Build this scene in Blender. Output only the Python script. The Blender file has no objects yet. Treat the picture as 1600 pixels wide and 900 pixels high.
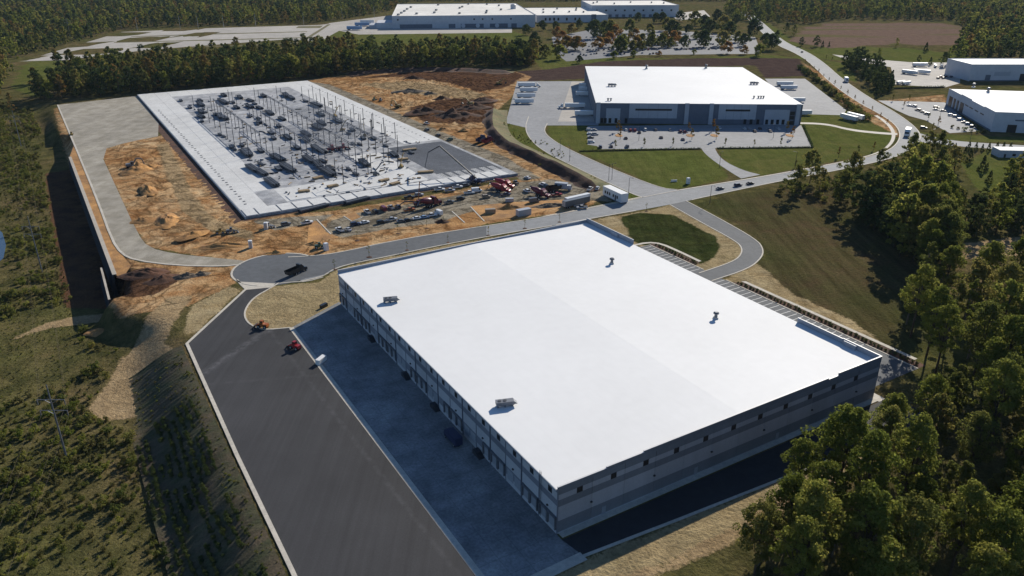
import bpy, bmesh, math, random
import numpy as np
from mathutils import Vector, Matrix, noise as mnoise

random.seed(7); RNG = np.random.default_rng(11)
S = bpy.context.scene
COL = S.collection
R = math.radians

# ------------------------------------------------------------------ camera, sky, sun, exposure
CAM_H, FPX, HORIZON = 120.0, 1205.0, -80.0           # metres up; focal length and horizon row in photo pixels
PITCH = math.atan2(450 - HORIZON, FPX)
cd = bpy.data.cameras.new('camera'); cam = bpy.data.objects.new('camera', cd); COL.objects.link(cam)
cam.location = (0, 0, CAM_H); cam.rotation_euler = (math.pi / 2 - PITCH, 0, 0)
cd.sensor_width = 36; cd.lens = 36 * FPX / 1600; cd.clip_start = 1; cd.clip_end = 20000
S.camera = cam

SUN_AZ = (0.512, 0.859)                               # ground direction towards the sun
SUN_EL = R(27.0)
w = bpy.data.worlds.new('World'); S.world = w; w.use_nodes = True
nt = w.node_tree
sky = nt.nodes.new('ShaderNodeTexSky'); sky.sky_type = 'NISHITA'; sky.sun_disc = False
sky.sun_elevation = SUN_EL; sky.sun_rotation = math.atan2(SUN_AZ[0], SUN_AZ[1]); sky.altitude = 250
sky.air_density = 1.0; sky.dust_density = 0.2; sky.ozone_density = 6.0
bg = nt.nodes['Background']; bg.inputs[1].default_value = 0.08
nt.links.new(sky.outputs[0], bg.inputs[0])
sd = bpy.data.lights.new('sun', 'SUN'); sd.energy = 4.8; sd.angle = R(0.53); sd.color = (1.0, 0.925, 0.80)
so = bpy.data.objects.new('sun', sd); COL.objects.link(so); so.location = (300, 500, 300)
so.rotation_euler = Vector((-SUN_AZ[0] * math.cos(SUN_EL), -SUN_AZ[1] * math.cos(SUN_EL), -math.sin(SUN_EL))).to_track_quat('-Z', 'Y').to_euler()
S.view_settings.view_transform = 'Standard'; S.view_settings.look = 'None'
S.view_settings.exposure = 0.3; S.view_settings.gamma = 1.0
S.cycles.max_bounces = 5; S.cycles.diffuse_bounces = 3; S.cycles.glossy_bounces = 2
S.cycles.transmission_bounces = 3; S.cycles.transparent_max_bounces = 6
S.cycles.use_denoising = True

# ------------------------------------------------------------------ helpers
def P(px, py, z=0.0):
    "photo pixel -> point where its line of sight meets the level z"
    u, v = (px - 800) / FPX, (450 - py) / FPX
    d = (u, math.cos(PITCH) + v * math.sin(PITCH), -math.sin(PITCH) + v * math.cos(PITCH))
    t = (z - CAM_H) / d[2]
    return Vector((d[0] * t, d[1] * t, z))

def lin(r, g, b):
    f = lambda c: (c / 255 / 12.92) if c <= 10 else ((c / 255 + .055) / 1.055) ** 2.4
    return (f(r), f(g), f(b), 1)

def node(nt, kind, **kw):
    n = nt.nodes.new(kind)
    for k, v in kw.items():
        if isinstance(k, str) and k.startswith('i_'):
            key = k[2:]; n.inputs[int(key) if key.isdigit() else key].default_value = v
        else: setattr(n, k, v)
    return n

def noise_tex(nt, coord, scale, detail=4, rough=.6, stretch=None):
    if stretch is not None:
        m = node(nt, 'ShaderNodeMapping'); m.inputs['Scale'].default_value = stretch[0]; m.inputs['Rotation'].default_value = (0, 0, stretch[1])
        nt.links.new(coord, m.inputs[0]); coord = m.outputs[0]
    n = node(nt, 'ShaderNodeTexNoise'); n.inputs['Scale'].default_value = scale
    n.inputs['Detail'].default_value = detail; n.inputs['Roughness'].default_value = rough
    nt.links.new(coord, n.inputs['Vector']); return n.outputs['Fac']

def ramp(nt, fac, lo, hi, a=0., b=1.):
    m = node(nt, 'ShaderNodeMapRange'); nt.links.new(fac, m.inputs[0])
    for i, v in enumerate((lo, hi, a, b)): m.inputs[i + 1].default_value = v
    return m.outputs[0]

def mixc(nt, fac, a, b, mode='MIX'):
    m = node(nt, 'ShaderNodeMix', data_type='RGBA', blend_type=mode)
    for sock, v in ((m.inputs[0], fac), (m.inputs[6], a), (m.inputs[7], b)):
        if hasattr(v, 'is_linked') or hasattr(v, 'node'): nt.links.new(v, sock)
        else: sock.default_value = v
    return m.outputs[2]

def math_(nt, op, a, b=None):
    m = node(nt, 'ShaderNodeMath', operation=op)
    for i, v in enumerate((a, b)):
        if v is None: continue
        if hasattr(v, 'node'): nt.links.new(v, m.inputs[i])
        else: m.inputs[i].default_value = v
    return m.outputs[0]

MATS = {}
def newmat(name):
    m = bpy.data.materials.new(name); m.use_nodes = True; MATS[name] = m
    return m, m.node_tree, m.node_tree.nodes['Principled BSDF']

def mat(name, col, rough=.8, var=.18, scales=(.03, .25, 2.), spec=.3, metal=0., bump=0., col2=None, stretch=None, objrand=0.):
    "plain surface: base colour broken by three octave bands of noise in world space"
    m, nt, b = newmat(name)
    pos = node(nt, 'ShaderNodeNewGeometry').outputs['Position']
    col = tuple(col[:3]) + (1,)
    c = col
    if var:
        acc = None
        for i, s in enumerate(scales):
            n = noise_tex(nt, pos, s, 5, .62, stretch if i < 2 else None)
            r_ = ramp(nt, n, .3, .7, 1 - var, 1 + var)
            acc = r_ if acc is None else math_(nt, 'MULTIPLY', acc, r_)
        base = col
        if col2 is not None:
            base = mixc(nt, ramp(nt, noise_tex(nt, pos, scales[0] * 2.3, 6, .65), .38, .62), col, tuple(col2[:3]) + (1,))
        cc = node(nt, 'ShaderNodeCombineColor')
        for i in range(3): nt.links.new(acc, cc.inputs[i])
        c = mixc(nt, 1.0, base, cc.outputs[0], 'MULTIPLY')
    if objrand:
        oi = node(nt, 'ShaderNodeObjectInfo').outputs['Random']
        h = node(nt, 'ShaderNodeHueSaturation'); nt.links.new(ramp(nt, oi, 0, 1, 1 - objrand, 1 + objrand), h.inputs['Value'])
        if hasattr(c, 'node'): nt.links.new(c, h.inputs['Color'])
        else: h.inputs['Color'].default_value = c
        c = h.outputs[0]
    if hasattr(c, 'node'): nt.links.new(c, b.inputs['Base Color'])
    else: b.inputs['Base Color'].default_value = c
    b.inputs['Roughness'].default_value = rough; b.inputs['Metallic'].default_value = metal
    b.inputs['Specular IOR Level'].default_value = spec
    if bump:
        bn = node(nt, 'ShaderNodeBump'); bn.inputs['Strength'].default_value = bump; bn.inputs['Distance'].default_value = .3
        nt.links.new(noise_tex(nt, pos, scales[-1], 6, .7), bn.inputs['Height']); nt.links.new(bn.outputs[0], b.inputs['Normal'])
    return m

class MB:
    "collects faces of one mesh"
    def __init__(s): s.v = []; s.f = []; s.mi = []
    def add(s, vs, fs, mi=0):
        o = len(s.v); s.v += [tuple(p) for p in vs]
        for f in fs: s.f.append(tuple(i + o for i in f)); s.mi.append(mi)
        return s
    def box(s, x0, x1, y0, y1, z0, z1, mi=0, taper=0., skew=0.):
        t = taper
        vs = [(x0, y0, z0), (x1, y0, z0), (x1, y1, z0), (x0, y1, z0),
              (x0 + t + skew, y0 + t, z1), (x1 - t + skew, y0 + t, z1), (x1 - t + skew, y1 - t, z1), (x0 + t + skew, y1 - t, z1)]
        return s.add(vs, [(3, 2, 1, 0), (4, 5, 6, 7), (0, 1, 5, 4), (1, 2, 6, 5), (2, 3, 7, 6), (3, 0, 4, 7)], mi)
    def prism_y(s, pts, y0, y1, mi=0):
        "profile in x,z extruded along y"
        n = len(pts); vs = [(x, y0, z) for x, z in pts] + [(x, y1, z) for x, z in pts]
        return s.add(vs, [tuple(range(n)), tuple(range(2 * n - 1, n - 1, -1))] + [(i, i + n, (i + 1) % n + n, (i + 1) % n) for i in range(n)], mi)
    def prism_z(s, pts, z0, z1, mi=0):
        n = len(pts); vs = [(p[0], p[1], z0) for p in pts] + [(p[0], p[1], z1) for p in pts]
        return s.add(vs, [tuple(range(n - 1, -1, -1)), tuple(range(n, 2 * n))] + [(i, (i + 1) % n, (i + 1) % n + n, i + n) for i in range(n)], mi)
    def tube(s, pts, rad, n=6, mi=0, cap=True):
        pts = [Vector(p) for p in pts]; rad = rad if hasattr(rad, '__len__') else [rad] * len(pts)
        o = len(s.v); k = len(pts)
        for i, p in enumerate(pts):
            d = (pts[min(i + 1, k - 1)] - pts[max(i - 1, 0)]).normalized()
            a = d.cross(Vector((0, 0, 1)) if abs(d.z) < .9 else Vector((1, 0, 0))).normalized(); b = d.cross(a)
            for j in range(n):
                t = 2 * math.pi * j / n
                s.v.append(tuple(p + (a * math.cos(t) + b * math.sin(t)) * rad[i]))
        for i in range(k - 1):
            for j in range(n):
                s.f.append((o + i * n + j, o + i * n + (j + 1) % n, o + (i + 1) * n + (j + 1) % n, o + (i + 1) * n + j)); s.mi.append(mi)
        if cap:
            s.f.append(tuple(o + j for j in range(n - 1, -1, -1))); s.mi.append(mi)
            s.f.append(tuple(o + (k - 1) * n + j for j in range(n))); s.mi.append(mi)
        return s
    def beam(s, a, b, w, h=None, mi=0):
        "box section bar between two points"
        a, b = Vector(a), Vector(b); h = h or w; d = (b - a).normalized()
        x = d.cross(Vector((0, 0, 1)) if abs(d.z) < .95 else Vector((1, 0, 0))).normalized(); y = x.cross(d)
        vs = [p + x * sx * w / 2 + y * sy * h / 2 for p in (a, b) for sx, sy in ((-1, -1), (1, -1), (1, 1), (-1, 1))]
        return s.add(vs, [(3, 2, 1, 0), (4, 5, 6, 7), (0, 1, 5, 4), (1, 2, 6, 5), (2, 3, 7, 6), (3, 0, 4, 7)], mi)
    def cyl(s, c, r, axis, half, n=12, mi=0):
        c = Vector(c); a = Vector({'x': (1, 0, 0), 'y': (0, 1, 0), 'z': (0, 0, 1)}[axis])
        return s.tube([c - a * half, c + a * half], r, n, mi)
    def mesh(s, name, mats, smooth=False):
        me = bpy.data.meshes.new(name); me.from_pydata(s.v, [], s.f)
        for m in (mats if isinstance(mats, (list, tuple)) else [mats]): me.materials.append(MATS[m] if isinstance(m, str) else m)
        me.polygons.foreach_set('material_index', s.mi)
        if smooth: me.polygons.foreach_set('use_smooth', [True] * len(s.f))
        bm = bmesh.new(); bm.from_mesh(me); bmesh.ops.recalc_face_normals(bm, faces=bm.faces); bm.to_mesh(me); bm.free()
        me.update(); return me

def obj(name, me, parent=None, loc=(0, 0, 0), rz=0., kind=None):
    o = bpy.data.objects.new(name, me); COL.objects.link(o); o.location = loc
    if rz: o.rotation_euler = (0, 0, rz)
    if parent: o.parent = parent
    if kind: o['kind'] = kind
    return o

def tag(o, label, cat, group=None):
    o['label'] = label; o['category'] = cat
    if group: o['group'] = group
    return o

def empty(name, loc=(0, 0, 0), rz=0.):
    o = bpy.data.objects.new(name, None); COL.objects.link(o); o.location = loc; o.rotation_euler = (0, 0, rz)
    o.empty_display_size = .5
    return o

def spawn(proto, name, label, cat, group=None, loc=(0, 0, 0), rz=0., scale=1., paint=None):
    "proto: list of (part name, mesh, parent index or None, location). Every call links fresh part objects that share mesh data."
    root = empty(name, loc, rz); tag(root, label, cat, group)
    if scale != 1.: root.scale = scale if hasattr(scale, '__len__') else (scale,) * 3
    made = []
    for (pn, me, pi, pl) in proto:
        o = obj(pn, me, root if pi is None else made[pi], pl); made.append(o)
        if paint is not None and me.materials[0].name.startswith('paint'):
            o.material_slots[0].link = 'OBJECT'; o.material_slots[0].material = MATS[paint]
    return root

def resample(pts, n):
    pts = [Vector(p) for p in pts]; L = [0.]
    for a, b in zip(pts, pts[1:]): L.append(L[-1] + (b - a).length)
    out = []; j = 0
    for i in range(n):
        t = L[-1] * i / (n - 1)
        while j < len(L) - 2 and L[j + 1] < t: j += 1
        f = (t - L[j]) / max(L[j + 1] - L[j], 1e-9); out.append(pts[j].lerp(pts[j + 1], min(f, 1)))
    return out

def smooth_line(pts, it=2):
    pts = [Vector(p) for p in pts]
    for _ in range(it):
        q = [pts[0]]
        for a, b in zip(pts, pts[1:]): q += [a.lerp(b, .25), a.lerp(b, .75)]
        q.append(pts[-1]); pts = q
    return pts

def px_line(pts, z=0., it=2): return smooth_line([P(x, y, z) for x, y in pts], it)

def sheet_between(name, A, B, z, m, n=60):
    A, B = resample(A, n), resample(B, n); b = MB()
    vs = [(p.x, p.y, z) for p in A] + [(p.x, p.y, z) for p in B]
    b.add(vs, [(i, i + 1, n + i + 1, n + i) for i in range(n - 1)])
    return obj(name, b.mesh(name, m), kind='structure')

def poly_mesh(name, pts, z, m):
    from mathutils.geometry import tessellate_polygon
    vs = [Vector((p[0], p[1], 0)) for p in pts]; tris = tessellate_polygon([vs])
    b = MB(); b.add([(v.x, v.y, z) for v in vs], tris)
    me = b.mesh(name, m)
    if me.polygons[0].normal.z < 0: me.flip_normals()
    return me

def sheet(name, pts, z, m): return obj(name, poly_mesh(name, pts, z, m), kind='structure')

def kerb(pts, w=.5, h=.14, m='kerb_concrete', z=0.):
    pts = [Vector((p[0], p[1], 0)) for p in pts]; b = MB(); vs = []
    for i, p in enumerate(pts):
        d = (pts[min(i + 1, len(pts) - 1)] - pts[max(i - 1, 0)]).normalized(); n = Vector((-d.y, d.x, 0)) * w / 2
        vs += [(p.x - n.x, p.y - n.y, z - .1), (p.x - n.x, p.y - n.y, z + h), (p.x + n.x, p.y + n.y, z + h), (p.x + n.x, p.y + n.y, z - .1)]
    fs = []
    for i in range(len(pts) - 1):
        for k in range(3): fs.append((4 * i + k, 4 * i + k + 1, 4 * i + 5 + k, 4 * i + 4 + k))
    fs += [(0, 1, 2, 3), tuple(4 * (len(pts) - 1) + k for k in (3, 2, 1, 0))]
    b.add(vs, fs)
    return obj('kerb', b.mesh('kerb', m), kind='structure')

ONES = ['', 'first', 'second', 'third', 'fourth', 'fifth', 'sixth', 'seventh', 'eighth', 'ninth']
ORD = ONES[1:] + ['tenth', 'eleventh', 'twelfth', 'thirteenth', 'fourteenth', 'fifteenth', 'sixteenth', 'seventeenth', 'eighteenth', 'nineteenth', 'twentieth'] + ['twenty-' + o for o in ONES[1:]]

# local frame of the near warehouse (the slab beyond is parallel to it)
HAZE = 0.000022
TH = R(30.87); EX = Vector((math.cos(TH), math.sin(TH), 0)); EY = Vector((-EX.y, EX.x, 0)); W0 = Vector((10.0, 135.8, 0))
def L(a, b, z=0.): return W0 + EX * a + EY * b + Vector((0, 0, z))
WA, WB, WH = 110.9, 142.6, 12.4
# ------------------------------------------------------------------ surface materials
mat('asphalt_new', (.034, .034, .037), .85, .16, (.05, .4, 3.), bump=.15)
mat('asphalt_fresh', (.10, .108, .118), .85, .12, (.05, .4, 3.))
mat('asphalt_worn', (.23, .24, .25), .85, .12, (.03, .3, 2.5))
mat('asphalt_lot', (.25, .255, .265), .85, .14, (.03, .3, 2.5))
mat('asphalt_far', (.13, .135, .15), .85, .14, (.01, .08, .6))
mat('kerb_concrete', (.52, .48, .41), .85, .12, (.1, .8, 4.))
mat('pad_concrete', (.26, .26, .255), .85, .26, (.03, .18, 1.5), col2=(.18, .185, .19))
mat('far_concrete', (.40, .37, .33), .9, .13, (.01, .08, .6))
mat('gravel', (.36, .33, .275), .95, .2, (.05, .35, 2.), col2=(.26, .235, .185), bump=.4, stretch=((.35, .06, .35), -TH - .1))
mat('clay', (.46, .24, .08), .95, .22, (.04, .25, 1.5), col2=(.26, .14, .058), bump=.5)
mat('clay_dark', (.11, .050, .028), .95, .25, (.06, .3, 1.5), col2=(.05, .028, .02), bump=.5)
mat('straw', (.38, .295, .165), .95, .18, (.05, .4, 2.), col2=(.30, .235, .13), bump=.3)
mat('rubble', (.16, .125, .09), .95, .3, (.1, .6, 2.), bump=.8)
mat('slope_soil', (.055, .060, .025), .95, .25, (.06, .4, 2.), col2=(.10, .075, .045), bump=.6)
mat('white_paint', (.78, .78, .76), .7, .06)
mat('water_pond', (.05, .08, .12), .08, .0, spec=.5)

def pad_joints():
    "sawn joints of the concrete apron, on the warehouse grid"
    m = MATS['pad_concrete']; nt = m.node_tree; b = nt.nodes['Principled BSDF']; src = b.inputs['Base Color'].links[0].from_socket
    pos = node(nt, 'ShaderNodeNewGeometry').outputs['Position']; mp = node(nt, 'ShaderNodeMapping', vector_type='TEXTURE'); mp.inputs['Rotation'].default_value = (0, 0, TH); mp.inputs['Location'].default_value = tuple(W0)
    nt.links.new(pos, mp.inputs[0]); sp = node(nt, 'ShaderNodeSeparateXYZ'); nt.links.new(mp.outputs[0], sp.inputs[0]); k = None
    for i in (0, 1):
        f = math_(nt, 'LESS_THAN', math_(nt, 'FRACT', math_(nt, 'ADD', math_(nt, 'DIVIDE', sp.outputs[i], 5.0), 100.)), .02); k = f if k is None else math_(nt, 'MAXIMUM', k, f)
    nt.links.new(mixc(nt, math_(nt, 'MULTIPLY', k, .45), src, (.05, .05, .05, 1)), b.inputs['Base Color'])
pad_joints()

# yard asphalt with pale rolling streaks along the yard
def yard_mat():
    m, nt, b = newmat('asphalt_yard')
    pos = node(nt, 'ShaderNodeNewGeometry').outputs['Position']
    st = noise_tex(nt, pos, 1.0, 3, .6, ((.7, .012, .7), -TH))
    st2 = noise_tex(nt, pos, 1.0, 4, .7, ((.10, .01, .1), -TH - .5))
    big = noise_tex(nt, pos, .02, 5, .6); fine = noise_tex(nt, pos, 2.5, 4, .7)
    a = math_(nt, 'MULTIPLY', ramp(nt, st, .3, .7, .88, 1.14), ramp(nt, big, .3, .7, .72, 1.35))
    a = math_(nt, 'MULTIPLY', a, ramp(nt, fine, .3, .7, .85, 1.15))
    a = math_(nt, 'ADD', a, ramp(nt, st2, .62, .78, 0., .45))
    # pale mud carried across the yard by lorry tyres, along three known tracks
    sp = node(nt, 'ShaderNodeSeparateXYZ'); nt.links.new(pos, sp.inputs[0]); patch = noise_tex(nt, pos, .35, 5, .7)
    for (q0, q1, wd, st_) in (((318, 583), (405, 525), 2.2, 1.6), ((455, 560), (640, 800), 1.0, .5), ((330, 600), (450, 590), 1.2, .4)):
        a0, a1 = P(*q0), P(*q1); d_ = (a1 - a0).normalized()
        dist = math_(nt, 'ABSOLUTE', math_(nt, 'ADD', math_(nt, 'MULTIPLY', math_(nt, 'SUBTRACT', sp.outputs[0], a0.x), -d_.y), math_(nt, 'MULTIPLY', math_(nt, 'SUBTRACT', sp.outputs[1], a0.y), d_.x)))
        k_ = math_(nt, 'MULTIPLY', ramp(nt, dist, wd * .2, wd, st_, 0.), ramp(nt, patch, .4, .65)); a = math_(nt, 'ADD', a, k_)
    cc = node(nt, 'ShaderNodeCombineColor')
    for i in range(3): nt.links.new(a, cc.inputs[i])
    nt.links.new(mixc(nt, 1., (.040, .040, .043, 1), cc.outputs[0], 'MULTIPLY'), b.inputs['Base Color'])
    b.inputs['Roughness'].default_value = .8; b.inputs['Specular IOR Level'].default_value = .25
yard_mat()

# ------------------------------------------------------------------ ground masks (soil and grass types, plus shade painted below the retaining wall), as polygons on the ground
def ppoly(pts, z=0.): return [(P(x, y, z).x, P(x, y, z).y) for x, y in pts]
LOW = -9.0
MASK = {
 'straw_cover': [
   ppoly([(384, 452), (430, 447), (500, 440), (520, 425), (545, 415), (610, 402), (700, 383), (800, 366), (960, 338), (1050, 322), (1100, 345), (985, 382), (900, 350), (540, 430), (545, 480), (455, 516), (405, 520), (378, 500)]),
   ppoly([(945, 352), (985, 340), (1050, 318), (1080, 330), (1160, 380), (1165, 405), (1120, 435), (1040, 395), (985, 380)]),
   ppoly([(905, 878), (1245, 738), (1330, 700), (1360, 730), (1240, 790), (1130, 835), (1000, 905), (900, 990), (700, 1010), (780, 950)]),
   ppoly([(300, 478), (355, 448), (378, 452), (300, 525), (285, 522)]),
   ppoly([(1180, 410), (1125, 440), (1290, 520), (1400, 585), (1410, 560), (1330, 500), (1240, 460), (1200, 425)])],
 'dark_grass': [ppoly([(968, 338), (1005, 332), (1050, 336), (1085, 352), (1120, 372), (1126, 390), (1110, 408), (1085, 412), (1030, 392), (990, 378)])],
 'hill_grass': [ppoly([(1085, 318), (1150, 303), (1290, 290), (1420, 300), (1460, 420), (1440, 560), (1400, 575), (1320, 520), (1200, 450), (1150, 435), (1195, 405), (1195, 380), (1150, 350)])],
 'lawn': [
   ppoly([(855, 192), (925, 190), (940, 235), (1110, 235), (1140, 280), (1040, 298), (950, 255), (860, 218)]),
   ppoly([(1120, 232), (1270, 230), (1255, 190), (1240, 180), (1330, 178), (1390, 192), (1400, 215), (1370, 240), (1180, 276), (1135, 255)]),
   ppoly([(1240, 175), (1370, 172), (1392, 200), (1240, 205)]),
   ppoly([(495, 68), (530, 42), (600, 50), (800, 48), (835, 60), (800, 75), (600, 75)]),
   ppoly([(1210, 100), (1290, 70), (1410, 75), (1600, 95), (1600, 110), (1360, 100), (1270, 90)]),
   ppoly([(1500, 255), (1560, 228), (1600, 250), (1600, 320), (1530, 300)]),
   ppoly([(1420, 205), (1480, 210), (1600, 215), (1600, 222), (1440, 222)]),
   ppoly([(15, 135), (45, 92), (120, 95), (110, 125), (60, 150)]),
   ppoly([(800, 190), (770, 210), (860, 260), (1000, 318), (1035, 302), (870, 225), (830, 205)]),
   ppoly([(835, 95), (870, 60), (880, 90), (1170, 92), (1240, 95), (1240, 90), (1200, 85), (1000, 95), (850, 112)]),
   ppoly([(1150, 20), (1260, 90), (1330, 100), (1340, 130), (1310, 120), (1262, 80), (1180, 20)]),
   ppoly([(1160, 10), (1190, 10), (1195, 28), (1160, 30)])],
 'crop_field': [ppoly([(1232, 64), (1262, 42), (1310, 36), (1410, 34), (1480, 36), (1530, 48), (1525, 66), (1495, 72), (1400, 68), (1300, 76)])],
 'plough_soil': [ppoly([(800, 112), (860, 108), (940, 96), (1060, 92), (1180, 90), (1250, 92), (1262, 118), (1195, 122), (1180, 102), (935, 108), (930, 122), (800, 128)])],
 'clay_soil': [
   ppoly([(155, 235), (200, 222), (262, 210), (300, 250), (395, 338), (520, 330), (700, 300), (840, 275), (955, 305), (900, 330), (790, 345), (700, 362), (600, 380), (520, 398), (385, 410), (300, 398), (230, 385), (205, 345), (180, 290)]),
   ppoly([(90, 168), (118, 226), (152, 312), (178, 378), (215, 410), (350, 418), (385, 408), (410, 412), (372, 440), (290, 480), (190, 492), (166, 470), (105, 245), (84, 170)]),
   ppoly([(480, 125), (560, 115), (700, 108), (800, 110), (830, 120), (775, 175), (765, 220), (950, 305), (900, 330), (815, 280)]),
   ppoly([(1370, 158), (1475, 148), (1478, 160), (1390, 165)]),
   ppoly([(1250, 95), (1400, 185), (1405, 215), (1390, 205), (1330, 175)])],
 'gravel_mud': [
   ppoly([(515, 345), (560, 332), (700, 308), (815, 285), (860, 280), (940, 292), (955, 315), (900, 312), (830, 315), (760, 325), (720, 335), (690, 348), (600, 358), (535, 372), (508, 362)]),
   ppoly([(480, 127), (515, 132), (600, 168), (700, 210), (790, 245), (845, 278), (815, 283), (790, 265), (640, 200)]),
   ppoly([(395, 345), (440, 340), (520, 335), (505, 345), (430, 360)])],
 'dark_soil_and_wall_shade': [
   ppoly([(560, 122), (640, 112), (800, 110), (820, 118), (795, 135), (750, 145), (700, 130), (620, 120)]),
   ppoly([(640, 170), (680, 158), (770, 150), (775, 180), (760, 190), (720, 195), (660, 190)]),
   ppoly([(180, 440), (215, 418), (260, 420), (280, 440), (240, 462), (190, 465)]),
   [(P(*p).x + dx, P(*p).y + dy) for p, dx, dy in (((104, 246), 2, 2), ((137, 340), 2, 2), ((171, 431), 2, 2), ((171, 440), 2, -6), ((171, 431), -14, -11), ((137, 340), -13, -10), ((104, 246), -11, -8))]],  # strip at the retaining wall's foot: its cast shadow deepened in the ground colour
 'bare_sand': [
   ppoly([(128, 648), (160, 610), (190, 565), (222, 538), (250, 508), (268, 490), (305, 488), (285, 520), (262, 560), (295, 580), (310, 625), (250, 645), (180, 656)], LOW + 2),
   ppoly([(245, 226), (262, 224), (282, 262), (300, 305), (335, 342), (392, 362), (400, 376), (330, 362), (285, 330), (262, 280)]),
   ppoly([(560, 132), (640, 128), (700, 135), (760, 148), (740, 156), (640, 148)]),
   ppoly([(20, 530), (70, 505), (130, 492), (190, 490), (160, 502), (80, 512)], LOW),
   ppoly([(1500, 380), (1600, 370), (1600, 400), (1490, 405)]),
   ppoly([(960, 905), (1040, 875), (1130, 835), (1230, 770), (1250, 778), (1140, 850), (1050, 890), (980, 930)])],
}

def inside(poly, X, Y):
    poly = np.array(poly); c = np.zeros(X.shape, bool); j = len(poly) - 1
    for i in range(len(poly)):
        xi, yi = poly[i]; xj, yj = poly[j]
        if yi != yj:
            k = ((yi > Y) != (yj > Y)) & (X < (xj - xi) * (Y - yi) / (yj - yi) + xi); c ^= k
        j = i
    return c

def edge_dist(poly, X, Y):
    d = np.full(X.shape, 1e9); n = len(poly)
    for i in range(n):
        (x0, y0), (x1, y1) = poly[i], poly[(i + 1) % n]; ex, ey = x1 - x0, y1 - y0
        t = np.clip(((X - x0) * ex + (Y - y0) * ey) / max(ex * ex + ey * ey, 1e-9), 0, 1)
        d = np.minimum(d, np.hypot(X - x0 - t * ex, Y - y0 - t * ey))
    return d

# western edge of the filled platform: (pixel, drop in metres, width of the slope)
EDGE = [((70, 120), 1., 25), ((86, 165), 4., 16), ((104, 246), 8., 5), ((137, 340), 9., 5), ((171, 431), 9., 5), ((172, 462), 9., 8), ((205, 484), 7., 14),
        ((270, 500), 6., 16), ((289, 537), 7., 20), ((370, 716), 8., 22), ((455, 897), 8., 22), ((545, 1090), 8., 22)]
EDGE_W = [(P(p[0], p[1]).x, P(p[0], p[1]).y, d, w_) for p, d, w_ in EDGE]
EDGE_W.append((EDGE_W[-1][0] + 25, EDGE_W[-1][1] - 70, 8., 22)); EDGE_W.insert(0, (-470., 1050., 0., 30.))

def west_drop(X, Y):
    "signed distance west of the platform edge, with the local drop and slope width"
    best = np.full(X.shape, 1e9); sgn = np.ones(X.shape); dr = np.zeros(X.shape); wd = np.ones(X.shape)
    for (x0, y0, d0, w0), (x1, y1, d1, w1) in zip(EDGE_W, EDGE_W[1:]):
        ex, ey = x1 - x0, y1 - y0; l2 = ex * ex + ey * ey
        t = np.clip(((X - x0) * ex + (Y - y0) * ey) / l2, 0, 1)
        qx, qy = X - x0 - t * ex, Y - y0 - t * ey; d = np.hypot(qx, qy)
        cr = ex * (Y - y0) - ey * (X - x0)          # >0 on the left of travel (travel runs south, so left is east)
        k = d < best
        best = np.where(k, d, best); sgn = np.where(k, np.where(cr < 0, 1., -1.), sgn)
        dr = np.where(k, d0 + (d1 - d0) * t, dr); wd = np.where(k, w0 + (w1 - w0) * t, wd)
    return best * sgn, dr, wd

LUMP = [(ppoly([(165, 242), (200, 230), (258, 218), (300, 268), (368, 342), (330, 380), (280, 388), (240, 378), (215, 345), (190, 290)]), 1.0),
        (ppoly([(525, 130), (640, 118), (785, 120), (762, 170), (752, 212), (700, 204), (600, 164)]), 1.5)]
def lumps(X, Y):
    "churned soil inside the earthworks"
    z = np.zeros(X.shape)
    for pl, am in LUMP:
        p = np.array(pl); k = (X > p[:, 0].min()) & (X < p[:, 0].max()) & (Y > p[:, 1].min()) & (Y < p[:, 1].max())
        if not k.any(): continue
        x, y = X[k], Y[k]; ins = inside(pl, x, y); w_ = np.where(ins, np.clip(edge_dist(pl, x, y) / 9, 0, 1), 0)
        n = np.sin(x * .31 + 1.7 * np.sin(y * .17)) * np.sin(y * .27 + 1.3 * np.sin(x * .21)) + .6 * np.sin(x * .83 + y * .4) * np.sin(y * .71 - x * .3) + .35 * np.sin(x * 1.3 - y * .9)
        z[k] += am * w_ * (np.abs(n) - .25) * 1.0
    return z

def ground_z(X, Y):
    X = np.asarray(X, float); Y = np.asarray(Y, float)
    s, dr, wd = west_drop(X, Y)
    steep = wd < 9
    off = np.where(steep, s + 7.5, s)                # behind the retaining wall the step is hidden under the wall's backfill
    t = np.clip(off / wd, 0, 1); t = t * t * (3 - 2 * t)
    far = np.clip((900 - Y) / 250, 0, 1)
    z = -dr * t * far
    z += lumps(X, Y)
    z += -.4 * np.clip((s - 10) / 30, 0, 1) * np.sin(X * .05) * np.cos(Y * .043)
    # ground falls away south of the near warehouse, under the wood
    a = (X - W0.x) * EX.x + (Y - W0.y) * EX.y; b_ = (X - W0.x) * EY.x + (Y - W0.y) * EY.y
    q = np.clip((-b_ - 22) / 40, 0, 1); z += -5.0 * q * q * (3 - 2 * q) * np.clip((a + 10) / 40, 0, 1)
    return z

def gz(x, y): return float(ground_z(np.array([x]), np.array([y]))[0])

def axis(lo, hi, a, b, step, grow=1.16, cap=120.):
    c = list(np.arange(a, b + .01, step)); s = step; x = a; left = []
    while x > lo: s = min(s * grow, cap); x -= s; left.append(x)
    s = step; x = b; right = []
    while x < hi: s = min(s * grow, cap); x += s; right.append(x)
    return np.array(left[::-1] + c + right)

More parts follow.
